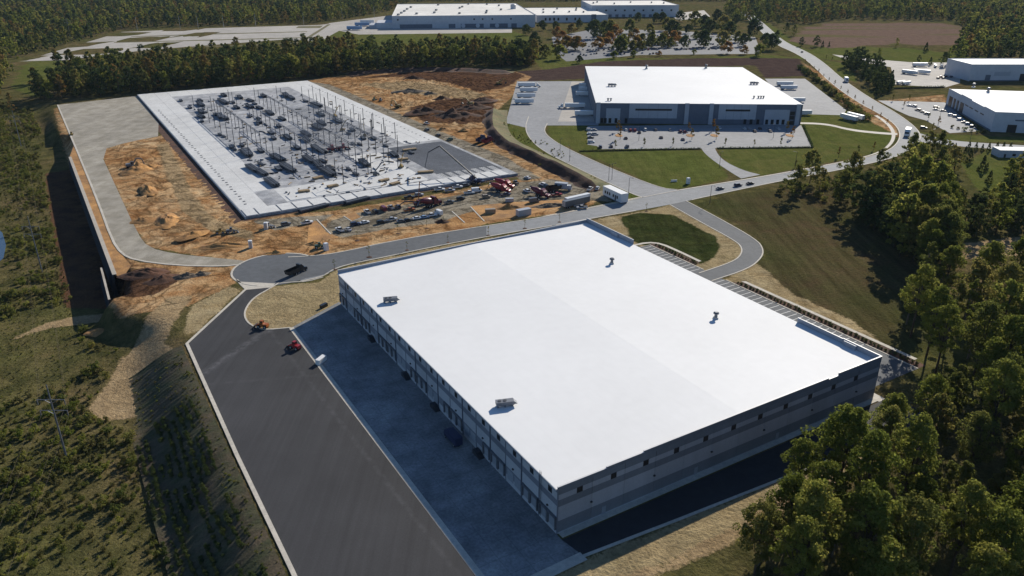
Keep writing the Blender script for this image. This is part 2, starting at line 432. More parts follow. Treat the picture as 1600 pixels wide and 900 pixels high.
def make_ground():
    xs = axis(-3300, 3300, -430, 480, 2.6); ys = axis(-700, 4200, 55, 840, 2.6, 1.12)
    X, Y = np.meshgrid(xs, ys); nx, ny = len(xs), len(ys)
    Z = ground_z(X, Y)
    co = np.stack([X, Y, Z], -1).reshape(-1, 3)
    i = (np.arange(ny - 1)[:, None] * nx + np.arange(nx - 1)[None]).ravel()
    q = np.stack([i, i + 1, i + nx + 1, i + nx], 1)
    me = bpy.data.meshes.new('ground'); me.vertices.add(len(co)); me.vertices.foreach_set('co', co.ravel().astype('f'))
    me.loops.add(q.size); me.loops.foreach_set('vertex_index', q.ravel().astype('i'))
    me.polygons.add(len(q)); me.polygons.foreach_set('loop_start', (np.arange(len(q)) * 4).astype('i'))
    me.update(calc_edges=True)
    me.polygons.foreach_set('use_smooth', np.ones(len(q), bool))
    Xf, Yf = X.ravel(), Y.ravel()
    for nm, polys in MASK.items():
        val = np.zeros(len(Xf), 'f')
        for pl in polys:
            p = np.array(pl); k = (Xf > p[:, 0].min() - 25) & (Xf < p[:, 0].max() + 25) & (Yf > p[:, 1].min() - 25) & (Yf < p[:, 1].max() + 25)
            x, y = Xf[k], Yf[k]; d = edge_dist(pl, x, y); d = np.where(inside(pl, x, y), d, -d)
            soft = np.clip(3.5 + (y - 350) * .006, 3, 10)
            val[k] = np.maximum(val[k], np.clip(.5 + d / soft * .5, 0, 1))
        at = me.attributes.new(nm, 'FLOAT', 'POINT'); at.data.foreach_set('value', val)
    # material
    m, nt, b = newmat('ground_cover')
    pos = node(nt, 'ShaderNodeNewGeometry').outputs['Position']
    big = noise_tex(nt, pos, .016, 6, .6); mid = noise_tex(nt, pos, .11, 6, .65); fine = noise_tex(nt, pos, .9, 5, .7); tiny = noise_tex(nt, pos, 4., 3, .7)
    edge_n = math_(nt, 'ADD', ramp(nt, mid, .2, .8, -.5, .5), ramp(nt, fine, .2, .8, -.28, .28))
    def two(c1, c2, n=mid, lo=.38, hi=.62): return mixc(nt, ramp(nt, n, lo, hi), c1 + (1,), c2 + (1,))
    c = mixc(nt, ramp(nt, big, .38, .62), two((.115, .108, .038), (.055, .058, .021)), two((.160, .118, .058), (.070, .062, .026)))
    pal = {
      'hill_grass': mixc(nt, ramp(nt, big, .4, .62), two((.052, .058, .020), (.074, .070, .028)), two((.100, .068, .038), (.078, .068, .030))),
      'lawn': mixc(nt, ramp(nt, big, .35, .65), two((.108, .124, .032), (.080, .096, .024)), two((.135, .122, .042), (.090, .104, .028))),
      'straw_cover': mixc(nt, ramp(nt, big, .4, .6), two((.37, .29, .165), (.30, .235, .125)), two((.29, .21, .105), (.40, .32, .19))),
      'dark_grass': two((.030, .040, .012), (.052, .058, .020)),
      'crop_field': mixc(nt, ramp(nt, noise_tex(nt, pos, 1., 2, .5, ((.002, .022, 1), R(-8))), .56, .62), two((.20, .135, .10), (.14, .095, .072)), two((.12, .12, .045), (.15, .115, .06))),
      'plough_soil': two((.085, .058, .048), (.062, .042, .036)),
      'clay_soil': mixc(nt, ramp(nt, big, .38, .62), two((.45, .26, .115), (.24, .115, .046)), two((.54, .39, .225), (.37, .205, .090))),
      'gravel_mud': two((.30, .265, .205), (.235, .20, .145)),
      'dark_soil_and_wall_shade': two((.075, .042, .028), (.13, .07, .038)),
      'bare_sand': two((.38, .275, .155), (.28, .20, .11)),
    }
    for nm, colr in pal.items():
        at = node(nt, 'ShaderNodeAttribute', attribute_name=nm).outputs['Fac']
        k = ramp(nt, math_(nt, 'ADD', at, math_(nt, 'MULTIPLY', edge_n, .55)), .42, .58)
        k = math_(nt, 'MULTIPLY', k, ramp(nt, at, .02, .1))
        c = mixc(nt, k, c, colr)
    # churned tracks and furrows where soil lies bare
    tn = node(nt, 'ShaderNodeTexNoise'); tn.inputs['Scale'].default_value = .04; tn.inputs['Detail'].default_value = 5; tn.inputs['Roughness'].default_value = .55; tn.inputs['Distortion'].default_value = 2.6
    nt.links.new(pos, tn.inputs['Vector'])
    cre = ramp(nt, math_(nt, 'ABSOLUTE', math_(nt, 'SUBTRACT', tn.outputs['Fac'], .5)), 0, .075, .42, 1.05)
    soil = math_(nt, 'MAXIMUM', node(nt, 'ShaderNodeAttribute', attribute_name='clay_soil').outputs['Fac'], math_(nt, 'MULTIPLY', node(nt, 'ShaderNodeAttribute', attribute_name='straw_cover').outputs['Fac'], .45))
    ccr = node(nt, 'ShaderNodeCombineColor')
    for i in range(3): nt.links.new(cre, ccr.inputs[i])
    c = mixc(nt, soil, c, mixc(nt, 1., c, ccr.outputs[0], 'MULTIPLY'))
    # mown swaths on the hill and lawns
    sw = noise_tex(nt, pos, 1., 3, .6, ((.28, .02, .28), R(-38)))
    mow = math_(nt, 'MAXIMUM', node(nt, 'ShaderNodeAttribute', attribute_name='hill_grass').outputs['Fac'], node(nt, 'ShaderNodeAttribute', attribute_name='dark_grass').outputs['Fac'])
    mow = math_(nt, 'MAXIMUM', mow, math_(nt, 'MULTIPLY', node(nt, 'ShaderNodeAttribute', attribute_name='lawn').outputs['Fac'], .45))
    swr = ramp(nt, sw, .3, .7, .72, 1.32); csw = node(nt, 'ShaderNodeCombineColor')
    for i in range(3): nt.links.new(swr, csw.inputs[i])
    c = mixc(nt, mow, c, mixc(nt, 1., c, csw.outputs[0], 'MULTIPLY'))
    v = math_(nt, 'MULTIPLY', ramp(nt, fine, .25, .75, .62, 1.4), ramp(nt, tiny, .25, .75, .72, 1.3))
    cc = node(nt, 'ShaderNodeCombineColor')
    for i in range(3): nt.links.new(v, cc.inputs[i])
    nt.links.new(mixc(nt, 1., c, cc.outputs[0], 'MULTIPLY'), b.inputs['Base Color'])
    b.inputs['Roughness'].default_value = 1.; b.inputs['Specular IOR Level'].default_value = .0
    bn = node(nt, 'ShaderNodeBump'); bn.inputs['Strength'].default_value = .7; bn.inputs['Distance'].default_value = .8
    nt.links.new(math_(nt, 'ADD', fine, math_(nt, 'MULTIPLY', mid, 1.5)), bn.inputs['Height']); nt.links.new(bn.outputs[0], b.inputs['Normal'])
    me.materials.append(m)
    return obj('ground', me, kind='structure')
make_ground()

# ------------------------------------------------------------------ roads and yards
NE = px_line([(1156, 18), (1185, 45), (1208, 68), (1250, 86), (1273, 105), (1298, 130), (1340, 160), (1375, 178), (1400, 195), (1408, 212), (1398, 230), (1370, 243), (1300, 257), (1200, 275), (1100, 291), (1040, 301), (950, 320), (850, 339), (800, 347), (700, 362), (600, 379), (530, 395), (490, 400), (450, 402)])
SE = px_line([(1170, 18), (1200, 42), (1224, 65), (1264, 82), (1290, 100), (1314, 122), (1357, 152), (1400, 176), (1430, 198), (1440, 213), (1430, 231), (1400, 246), (1330, 262), (1250, 277), (1180, 291), (1100, 308), (1047, 320), (960, 335), (850, 355), (800, 363), (700, 381), (600, 402), (545, 413), (520, 421), (505, 432), (470, 440)])
sheet_between('road', NE, SE, .03, 'asphalt_worn', 160)
kerb(NE, .7); kerb(SE[: int(len(SE) * .62)], .7); kerb(SE[int(len(SE) * .66):], .7)
# boulevard footpath beside the bend
sheet_between('footpath', [p + Vector((-3.5, -1.0, 0)) for p in NE[30:70]], [p + Vector((-6.5, -2.0, 0)) for p in NE[30:70]], .02, 'kerb_concrete', 60)
c0 = P(432, 420); rad = 17.5
circ = [c0 + Vector((math.cos(t) * rad, math.sin(t) * rad, 0)) for t in [2 * math.pi * i / 40 for i in range(41)]]
sheet('turning_circle', circ[:-1], .035, 'asphalt_fresh')
near_road = px_line([(800, 352), (700, 369), (600, 386), (520, 405), (470, 420)], 0)
kerb(circ[6:30], .8)
# darker relaid length of the road next to the circle
sheet_between('road', px_line([(760, 353), (700, 362.5), (600, 380), (530, 396), (440, 404)]), px_line([(760, 370), (700, 380), (600, 401), (545, 412), (505, 431), (440, 440)]), .042, 'asphalt_fresh', 60)
# throat from the circle to the yard
yard = [P(*p) for p in [(384, 452), (425, 447), (400, 463), (386, 478), (381, 492), (388, 506), (410, 516), (454, 512), (750, 900), (868, 1055), (545, 1090), (460, 900), (292, 537)]]
sheet('yard', yard, .03, 'asphalt_yard')
sheet('throat_slab', [P(*p) for p in [(372, 440), (430, 443), (425, 449), (383, 453)]], .045, 'kerb_concrete')
kerb(px_line([(370, 437), (378, 446), (384, 452), (292, 537)], 0, 0), .9)
kerb(px_line([(292, 537), (370, 711), (457, 893), (545, 1090)], 0, 0), 1.0, .2)
kerb(px_line([(436, 442), (420, 452), (398, 464), (386, 478), (381, 492), (388, 506), (410, 516), (454, 512)], 0, 2), .6)
kerb(px_line([(505, 433), (480, 440), (455, 441), (436, 443)], 0, 1), .6)
# concrete apron at the docks
apron = [P(455, 512), L(0, WB + 2), L(0, -2), P(912, 869), P(776, 934)]
sheet('dock_apron', apron, .035, 'pad_concrete')
kerb([P(455, 512), P(776, 934)], 1.6, .05, 'kerb_concrete')
kerb([P(776, 934), P(912, 869)], 2.6, .12)
sheet('service_drive', [L(0, -2), L(WA + 6, -2), L(WA + 6, -15.5), P(1060, 812), P(912, 869)], .033, 'asphalt_new')
kerb([P(912, 869), P(1060, 812), L(WA + 6, -15.5)], .8, .14)
# access road and staff parking on the far side
AL = px_line([(1047, 320), (1100, 350), (1150, 377), (1160, 388), (1157, 400), (1143, 410), (1092, 427)])
AR = px_line([(1072, 314), (1125, 342), (1183, 375), (1193, 390), (1190, 403), (1170, 420), (1112, 439)])
sheet_between('access_road', AL, AR, .034, 'asphalt_fresh', 60)
kerb(AL, .55); kerb(AR, .55)
sheet('car_park', [L(WA + 3, 4), L(WA + 3, 132), L(138.1, 132), L(138.1, 4)], .036, 'asphalt_fresh')
sheet('sidewalk', [L(WA, -2), L(WA, WB), L(WA + 3, WB), L(WA + 3, -2)], .05, 'kerb_concrete')
b = MB()
for i in range(44):
    s_ = 23 + i * 2.75
    if 86.5 < s_ < 98 or s_ > 131: continue
    o = L(131.4, s_); b.beam(o + Vector((0, 0, .043)), o + EX * 6.4 + Vector((0, 0, .043)), .2, .006)
obj('parking_line', b.mesh('parking_line', 'white_paint'), kind='structure')
kerb([L(138.4, 4), L(138.4, 86)], .5); kerb([L(138.4, 98.5), L(138.4, 132), L(WA + 6, 132.2)], .5)
sheet('planting_bed', [L(138.7, 4), L(138.7, 83), L(142.4, 81), L(142.4, 4)], .05, 'clay_dark'); sheet('planting_bed', [L(138.7, 104), L(138.7, 133), L(142.4, 133), L(142.4, 105)], .05, 'clay_dark')
sheet('footpath', [L(142.6, 8), L(142.6, 82), L(144.2, 81), L(144.2, 8)], .06, 'kerb_concrete'); sheet('footpath', smooth_line([L(142.8, 106), L(143.2, 120), L(142.8, 131), L(139, 134.4), L(130, 134.4)], 1) + smooth_line([L(130, 136), L(140, 136), L(144.6, 131), L(144.8, 120), L(144.4, 106)], 1), .06, 'kerb_concrete')
# spur and courts of the white-roofed warehouse behind
BL = px_line([(1040, 301), (985, 300), (900, 258), (850, 233), (828, 215), (820, 200), (828, 180), (840, 165)])
BR = px_line([(1062, 297), (1030, 293), (950, 262), (880, 230), (855, 212), (848, 203), (852, 195), (868, 190)])
sheet_between('spur_road', px_line([(1005, 309), (985, 302), (900, 262), (850, 237), (828, 218), (820, 200), (826, 182)]), px_line([(1060, 297), (1030, 294), (950, 262), (880, 230), (855, 213), (850, 203), (855, 193)]), .038, 'asphalt_lot', 60)
kerb(px_line([(1005, 309), (985, 302), (900, 262), (850, 237), (828, 218), (820, 200), (826, 182)]), .6)
kerb(px_line([(1058, 296.5), (1030, 293.5), (950, 261.5), (880, 229.5), (855, 212.5), (850, 203), (855, 193)]), .6)
sheet('truck_court', [P(*p) for p in [(790, 192), (808, 127), (935, 127), (935, 196), (850, 196), (824, 200)]], .032, 'asphalt_lot')
sheet('dock_apron', [P(*p) for p in [(893, 127.5), (934, 127.5), (934, 190), (872, 190)]], .045, 'far_concrete')
sheet('truck_court', [P(*p) for p in [(1195, 123), (1258, 123), (1322, 172), (1318, 180), (1240, 178)]], .032, 'asphalt_lot')
sheet('front_car_park', [P(*p) for p in [(918, 197), (1240, 194), (1252, 196), (1268, 230), (1130, 231), (1108, 232), (940, 233), (932, 228), (918, 226)]], .034, 'asphalt_lot')
sheet_between('driveway', px_line([(1090, 205), (1094, 232), (1110, 248), (1140, 268), (1158, 279)]), px_line([(1112, 205), (1116, 232), (1128, 250), (1160, 266), (1188, 273)]), .04, 'asphalt_lot', 40)
sheet_between('footpath', px_line([(1240, 191), (1290, 192), (1330, 202), (1380, 207), (1402, 208)]), px_line([(1240, 193.5), (1290, 194.5), (1330, 205), (1380, 210), (1402, 211)]), .03, 'kerb_concrete', 40)
# right-hand premises
sheet('side_car_park', [P(*p) for p in [(1372, 157), (1476, 160), (1530, 205), (1484, 208), (1446, 188), (1420, 181), (1400, 172)]], .036, 'asphalt_lot')
sheet_between('side_road', px_line([(1432, 207), (1480, 219), (1540, 224), (1700, 232)]), px_line([(1434, 222), (1480, 227), (1540, 232), (1700, 242)]), .036, 'asphalt_worn', 40)
sheet('truck_yard', [P(*p) for p in [(1300, 85), (1370, 93), (1420, 97), (1500, 98), (1500, 130), (1475, 137), (1398, 132), (1392, 105), (1320, 92)]], .03, 'far_concrete')
# distant lots
sheet('trailer_lot', [P(*p) for p in [(28, 96), (60, 88), (190, 50), (330, 44), (500, 39), (550, 32), (500, 66), (440, 62), (230, 78), (100, 94)]], .04, 'far_concrete')
sheet('trailer_lot', [P(*p) for p in [(470, 68), (515, 36), (610, 24), (660, 24), (640, 40), (800, 44), (800, 51), (560, 54), (530, 48), (490, 70)]], .06, 'far_concrete')
sheet('far_car_park', [P(*p) for p in [(862, 58), (930, 45), (1060, 48), (1180, 58), (1190, 84), (1000, 86), (885, 96), (868, 84)]], .04, 'asphalt_far')
sheet('far_court', [P(*p) for p in [(1045, 22), (1100, 16), (1110, 26), (1060, 32)]], .04, 'far_concrete')
GLa = px_line([(90, 164), (116, 225), (152, 312), (175, 375), (190, 397), (212, 407), (275, 415), (350, 416.5), (385, 412)], 0, 1)
GLb = px_line([(214, 150), (262, 210), (200, 222), (155, 235), (185, 300), (215, 365), (232, 387), (275, 397), (350, 404), (388, 408)], 0, 1)
sheet('gravel_road', GLa + GLb[::-1], .03, 'gravel')
kerb(GLa[:-1], 1.0, .18)
# pond on the low ground
sheet('pond', [P(x, y, LOW - .4) for x, y in [(-90, 350), (-10, 355), (4, 365), (10, 385), (6, 405), (-5, 415), (-90, 425)]], LOW + .25, 'water_pond')
# ------------------------------------------------------------------ building materials
def banded_mat(name, bands, y_lo, y_hi, dark, light):
    "painted concrete panel: pale fields by height, framed by the dark ground colour (object space)"
    m, nt, b = newmat(name)
    oc = node(nt, 'ShaderNodeTexCoord').outputs['Object']; sp = node(nt, 'ShaderNodeSeparateXYZ'); nt.links.new(oc, sp.inputs[0])
    y, z = sp.outputs[0], sp.outputs[2]; acc = None
    for lo, hi, full in bands:
        k = math_(nt, 'MULTIPLY', math_(nt, 'GREATER_THAN', z, lo), math_(nt, 'LESS_THAN', z, hi))
        if not full: k = math_(nt, 'MULTIPLY', k, math_(nt, 'MULTIPLY', math_(nt, 'GREATER_THAN', y, y_lo), math_(nt, 'LESS_THAN', y, y_hi)))
        acc = k if acc is None else math_(nt, 'MAXIMUM', acc, k)
    pos = node(nt, 'ShaderNodeNewGeometry').outputs['Position']
    v = math_(nt, 'MULTIPLY', ramp(nt, noise_tex(nt, pos, .15, 5, .6, ((1, 1, .25), 0)), .3, .7, .9, 1.1), ramp(nt, noise_tex(nt, pos, 2., 4, .6), .3, .7, .94, 1.06))
    rnd = ramp(nt, node(nt, 'ShaderNodeObjectInfo').outputs['Random'], 0, 1, .93, 1.07); v = math_(nt, 'MULTIPLY', v, rnd)
    cc = node(nt, 'ShaderNodeCombineColor')
    for i in range(3): nt.links.new(v, cc.inputs[i])
    c = mixc(nt, acc, dark + (1,), light + (1,))
    nt.links.new(mixc(nt, 1., c, cc.outputs[0], 'MULTIPLY'), b.inputs['Base Color']); b.inputs['Roughness'].default_value = .75
    b.inputs['Specular IOR Level'].default_value = .25
DK, LT = (.20, .215, .25), (.46, .47, .49)
banded_mat('panel_dock', [(9.4, 11.3, False), (4.6, 7.7, False), (.0, 2.2, False)], .28, 7.22, DK, LT)
banded_mat('panel_front', [(9.35, 10.75, True), (3.6, 7.5, True), (-1, .45, True)], 0, 9, (.20, .21, .23), (.41, .41, .43))
banded_mat('panel_plain', [(3.6, 7.5, True)], 0, 9, (.17, .18, .20), (.42, .42, .44))
def roof_mat():
    m, nt, b = newmat('roof_membrane')
    pos = node(nt, 'ShaderNodeTexCoord').outputs['Object']
    v = math_(nt, 'MULTIPLY', ramp(nt, noise_tex(nt, pos, .02, 5, .6), .3, .7, .955, 1.035), ramp(nt, noise_tex(nt, pos, .3, 5, .65), .3, .7, .98, 1.02))
    sp = node(nt, 'ShaderNodeSeparateXYZ'); nt.links.new(pos, sp.inputs[0])
    for s_, per, wd in ((sp.outputs[0], 3.05, .012), (sp.outputs[1], 30.5, .0012)):   # welded seams between membrane rolls
        f = math_(nt, 'FRACT', math_(nt, 'DIVIDE', s_, per)); k = math_(nt, 'LESS_THAN', f, wd * 2)
        v = math_(nt, 'MULTIPLY', v, ramp(nt, k, 0, 1, 1., .94))
    cc = node(nt, 'ShaderNodeCombineColor')
    for i in range(3): nt.links.new(v, cc.inputs[i])
    nt.links.new(mixc(nt, 1., (.80, .80, .79, 1), cc.outputs[0], 'MULTIPLY'), b.inputs['Base Color'])
    b.inputs['Roughness'].default_value = .7; b.inputs['Specular IOR Level'].default_value = .2
roof_mat()
mat('roof_old', (.74, .71, .65), .8, .1, (.01, .06, .4))
mat('wall_slate', (.13, .15, .19), .75, .08); mat('wall_pale', (.40, .42, .46), .75, .07); mat('wall_cream', (.52, .53, .56), .8, .07)
mat('parapet_paint', (.30, .32, .36), .75, .07); mat('parapet_dark', (.19, .20, .22), .75, .08); mat('coping', (.62, .62, .62), .5, .04)
mat('glass_dark', (.012, .014, .018), .35, 0, spec=.4); mat('frame_dark', (.05, .05, .055), .6, 0)
mat('door_grey', (.30, .32, .35), .6, .05); mat('steel_dark', (.05, .055, .065), .55, .1, metal=.3); mat('steel_grey', (.16, .17, .19), .5, .1, metal=.4)
mat('galv', (.42, .43, .44), .5, .06, metal=.3); mat('rubber', (.012, .012, .013), .8, 0); mat('wood_pole', (.14, .11, .085), .9, .2, (.5, 2, 6))
mat('timber', (.33, .24, .14), .9, .2, (.5, 2, 6))

# ------------------------------------------------------------------ near warehouse
wh = empty('warehouse', W0, TH); tag(wh, 'huge white roofed warehouse with shaded dock wall in the foreground', 'warehouse')
b = MB(); e = .26; rz0, rz1 = WH - .05, WH + .75
for a0, a1, z0, z1 in ((e - .45, WA / 2, rz0, rz1), (WA / 2, WA - e + .2, rz1, rz0)):
    b.add([(a0, e, z0), (a1, e, z1), (a1, WB - e, z1), (a0, WB - e, z0)], [(0, 1, 2, 3)])
b.add([(e - .45, e, rz0 - .3), (e - .45, e, rz0), (e - .45, WB - e, rz0), (e - .45, WB - e, rz0 - .3)], [(0, 1, 2, 3)])
obj('roof', b.mesh('roof', 'roof_membrane'), wh)
b = MB(); b.box(-.34, -.2, .3, WB - .3, WH - .45, WH - .06); obj('gutter', b.mesh('gutter', 'coping'), wh)
def panel_mesh(w_, h, m):
    b = MB(); b.box(.05, w_ - .05, 0, .24, 0, h); return b.mesh('wall_panel', m)
def wall_run(root, p0, ang, length, n, h, m, name='wall_panel'):
    me = panel_mesh(length / n, h, m); out = []
    for i in range(n):
        o = obj(name, me, root, (p0[0] + math.cos(ang) * length / n * i, p0[1] + math.sin(ang) * length / n * i, 0), ang); out.append(o)
    return out
# panels: local x runs along the wall, the outer face is at local y = 0
wall_run(wh, (0, WB), -math.pi / 2, WB, 19, WH - .12, 'panel_dock')
wall_run(wh, (0.25, 0), 0, WA - .5, 12, WH - .1, 'panel_front')
wall_run(wh, (WA, 0), math.pi / 2, WB, 19, WH - .12, 'panel_plain')
wall_run(wh, (WA - .25, WB), math.pi, WA - .5, 12, WH - .1, 'panel_plain')
b = MB(); b.box(.3, WA - .3, .3, WB - .3, 0, WH - .9); obj('core', b.mesh('core', 'wall_slate'), wh)
# parapets, with the stepped heights along the front and the raised corners on the far side
def parapet(a0, a1, b0, b1, z1, m='parapet_paint'):
    b = MB(); b.box(a0, a1, b0, b1, WH - .1, z1); o = obj('parapet', b.mesh('parapet', m), wh)
    b = MB(); b.box(a0 - .06, a1 + .06, b0 - .06, b1 + .06, z1, z1 + .07); obj('coping', b.mesh('coping', 'coping'), o)
for a0, a1, z1 in ((.0, 13.2, .0), (13.2, 24, .35), (24, 88.3, .75), (88.3, 92.4, .3), (92.4, WA, 1.1)):
    parapet(a0 + .01, a1 - .01, .0, .26, WH + .55 + z1, 'parapet_dark')
parapet(.0, WA, WB - .26, WB, WH + 1.15)
parapet(WA - .26, WA, 110.8, WB - .3, WH + 1.9); parapet(WA - .26, WA, 13, 29.6, WH + 1.5); parapet(WA - .26, WA, .3, 12.95, WH + 1.65)
# entrance canopies breaking the raised parapets
parapet(WA - .9, WA - .28, 120, 124, WH + 1.5); parapet(WA - .9, WA - .28, 8, 12, WH + 1.4)
def window_part(root, loc, ang, w_, h, mull=True):
    key = ('win', w_, h)
    if key not in MATS:
        f = MB(); t = .09
        f.box(0, w_, -.05, .03, 0, t); f.box(0, w_, -.05, .03, h - t, h); f.box(0, t, -.05, .03, t, h - t); f.box(w_ - t, w_, -.05, .03, t, h - t)
        if mull: f.box(w_ / 2 - .04, w_ / 2 + .04, -.045, .03, t, h - t)
        g = MB(); g.box(t, w_ - t, -.012, .03, t, h - t)
        MATS[key] = (f.mesh('window', 'frame_dark'), g.mesh('pane', 'glass_dark'))
    o = obj('window', MATS[key][0], root, loc, ang); obj('pane', MATS[key][1], o); return o
for i in range(18): window_part(wh, (0, 3.8 + 7.62 * i, 9.75), -math.pi / 2, 1.5, 1.5)
for i in range(11): window_part(wh, (5.1 + 9.45 * i, 0, 9.35), 0, 1.6, 1.5)
dd = MB(); dd.box(0, 2.75, -.06, .02, 1.25, 4.2); dm = dd.mesh('dock_door', 'door_grey')
sl_ = MB(); sl_.box(-.35, 0, -.5, 0, 1.25, 4.6); sl_.box(2.75, 3.1, -.5, 0, 1.25, 4.6); sl_.box(-.35, 3.1, -.5, 0, 4.25, 4.75); sm = sl_.mesh('dock_seal', 'steel_grey')
for i in range(19):
    for k in (.9, 4.3):
        if i in (4, 8, 11, 14) and k == .9: continue
        o = obj('dock_door', dm, wh, (0, WB - 7.505 * i - k, 0), -math.pi / 2)
        if i % 3 != 1: obj('dock_seal', sm, o)
st = MB()
for i in range(7): st.box(-1.7, -.1, -.3 * (i + 1), -.3 * i, 0, 1.25 - .178 * i)
st.box(-1.7, -.1, 0, 1.6, 0, 1.25)
for y in (-2.0, -.9, .1, 1.5): st.tube([(-1.68, y, 1.0 if y > 0 else .3), (-1.68, y, 2.3 if y > -.2 else 1.5)], .04, 4)
st.beam((-1.68, 1.5, 2.3), (-1.68, .1, 2.3), .06); st.beam((-1.68, .1, 2.3), (-1.68, -2, 1.3), .06)
stm = st.mesh('dock_stair', 'steel_dark')
for bb in (109.6, 81.2, 60.8, 35.0): obj('dock_stair', stm, wh, (-.05, bb, 0))
for aa, bb in ((0, 6.2),):   # roof ladder and downpipe near the corner
    b = MB(); b.beam((-.35, bb, 1), (-.35, bb, WH + .9), .08); b.beam((-.35, bb + .55, 1), (-.35, bb + .55, WH + .9), .08)
    for k in range(30): b.beam((-.35, bb, 1.2 + k * .4), (-.35, bb + .55, 1.2 + k * .4), .04)
    obj('roof_ladder', b.mesh('roof_ladder', 'steel_grey'), wh)
dp = MB(); dp.box(-.22, -.06, -.1, .1, .2, WH - .3); dpm = dp.mesh('downpipe', 'wall_slate')
for i in range(1, 19, 2): obj('downpipe', dpm, wh, (0, WB - 7.505 * i + .02, 0))
b = MB(); b.box(.5, WA, -1.6, -.02, .036, .16); obj('sidewalk', b.mesh('sidewalk', 'kerb_concrete'), kind='structure').matrix_world = Matrix.Translation(W0) @ Matrix.Rotation(TH, 4, 'Z')

# doors, lamps and hose boxes along the front wall
md = MB(); md.box(0, 1.1, -.05, .02, .2, 2.4); mdm = md.mesh('door', 'door_grey'); wl_ = MB(); wl_.box(-.25, .25, -.35, 0, 5.2, 5.5); wlm = wl_.mesh('wall_lamp', 'frame_dark')
for a in (12.5, 41, 70, 98): obj('door', mdm, wh, (a, 0, 0))
for a in (9.2, 27.7, 46.2, 64.7, 83.2, 101.7): obj('wall_lamp', wlm, wh, (a, 0, 0))
for i in range(0, 19, 2): obj('wall_lamp', wlm, wh, (0, WB - 7.505 * i - 3.7, .3), -math.pi / 2)
# roof plant
ru = [MB() for _ in range(4)]
ru[0].box(-2.9, 2.9, -1.1, 1.1, .75, 2.05); ru[1].box(-2.6, -2.1, -.9, .9, 0, .75); ru[1].box(2.1, 2.6, -.9, .9, 0, .75); ru[1].box(-.25, .25, -.9, .9, 0, .75)
ru[2].add([(2.9, -1.0, 2.0), (2.9, 1.0, 2.0), (4.0, 1.0, 1.0), (4.0, -1.0, 1.0), (2.9, -1.0, .9), (2.9, 1.0, .9)], [(0, 1, 2, 3), (0, 3, 4), (1, 5, 2), (3, 2, 5, 4)])
ru[3].cyl((-1.7, 0, 2.05), .6, 'z', .16, 12); ru[3].cyl((0, 0, 2.05), .6, 'z', .16, 12)
RTU = [('cabinet', ru[0].mesh('cabinet', 'steel_grey'), None, (0, 0, 0)), ('support', ru[1].mesh('support', 'steel_grey'), None, (0, 0, 0)),
       ('intake_hood', ru[2].mesh('intake_hood', 'steel_grey'), None, (0, 0, 0)), ('fan', ru[3].mesh('fan', 'steel_dark'), 0, (0, 0, 0))]
fv = [MB() for _ in range(3)]
fv[0].box(-.9, .9, -.9, .9, 0, .7, 0, .12); fv[1].tube([(0, 0, .6), (0, 0, 1.2), (0, 0, 2.2)], [.75, .6, .6], 12); fv[2].tube([(0, 0, 2.1), (0, 0, 2.5), (0, 0, 2.9)], [1.15, 1.15, .7], 12)
FAN = [('kerb_base', fv[0].mesh('kerb_base', 'galv'), None, (0, 0, 0)), ('stack', fv[1].mesh('stack', 'steel_grey'), None, (0, 0, 0)), ('cap', fv[2].mesh('cap', 'steel_grey'), None, (0, 0, 0))]
sv = MB(); sv.tube([(0, 0, 0), (0, 0, 1.2)], .4, 8); sv.tube([(0, 0, 1.1), (0, 0, 1.5)], .7, 8)
SVENT = [('stack', sv.mesh('stack', 'steel_grey'), None, (0, 0, 0))]
def roof_z(a): return rz0 + (rz1 - rz0) * (1 - abs(a - WA / 2) / (WA / 2))
for (a, bb), lb in (((6.6, 109.3), 'long grey air handler on the white warehouse roof near its far dock corner'), ((7.0, 34.8), 'long grey air handler on the white warehouse roof above the near docks')):
    spawn(RTU, 'rooftop_unit', lb, 'air handler', 'air handlers on the near roof', L(a, bb, roof_z(a) - .02), R(12), .8)
for (a, bb), lb in (((90.5, 98.4), 'capped exhaust stack on the white roof towards the main road'), ((90.2, 44.4), 'capped exhaust stack on the white roof towards the wood')):
    spawn(FAN, 'exhaust_stack', lb, 'roof vent', 'exhaust stacks on the near roof', L(a, bb, roof_z(a) - .02), 0, .8)

# ------------------------------------------------------------------ generic big-box building with parts
def big_box(name, label, loc, th, w_, d, h, wallm, roofm='roof_membrane', par=.0):
    root = empty(name, loc, th); tag(root, label, 'warehouse' if 'ware' in name else 'building')
    b = MB(); b.box(0, w_, 0, d, 0, h); 
    obj('wall', b.mesh('wall', wallm), root)
    b = MB(); b.box(.02, w_ - .02, .02, d - .02, h + .002, h + .12); obj('roof', b.mesh('roof', roofm), root)
    if par:
        b = MB(); t = .35
        b.box(-.05, w_ + .05, -.05, t, h + .005, h + par); b.box(-.05, w_ + .05, d - t, d + .05, h + .005, h + par)
        b.box(-.05, t, t, d - t, h + .005, h + par); b.box(w_ - t, w_ + .05, t, d - t, h + .005, h + par); obj('parapet', b.mesh('parapet', wallm), root)
    return root
def facade_box(root, nm, x0, x1, z0, z1, proud, m, depth=.3):
    b = MB(); b.box(x0, x1, -proud, depth, z0, z1); return obj(nm, b.mesh(nm, m), root)
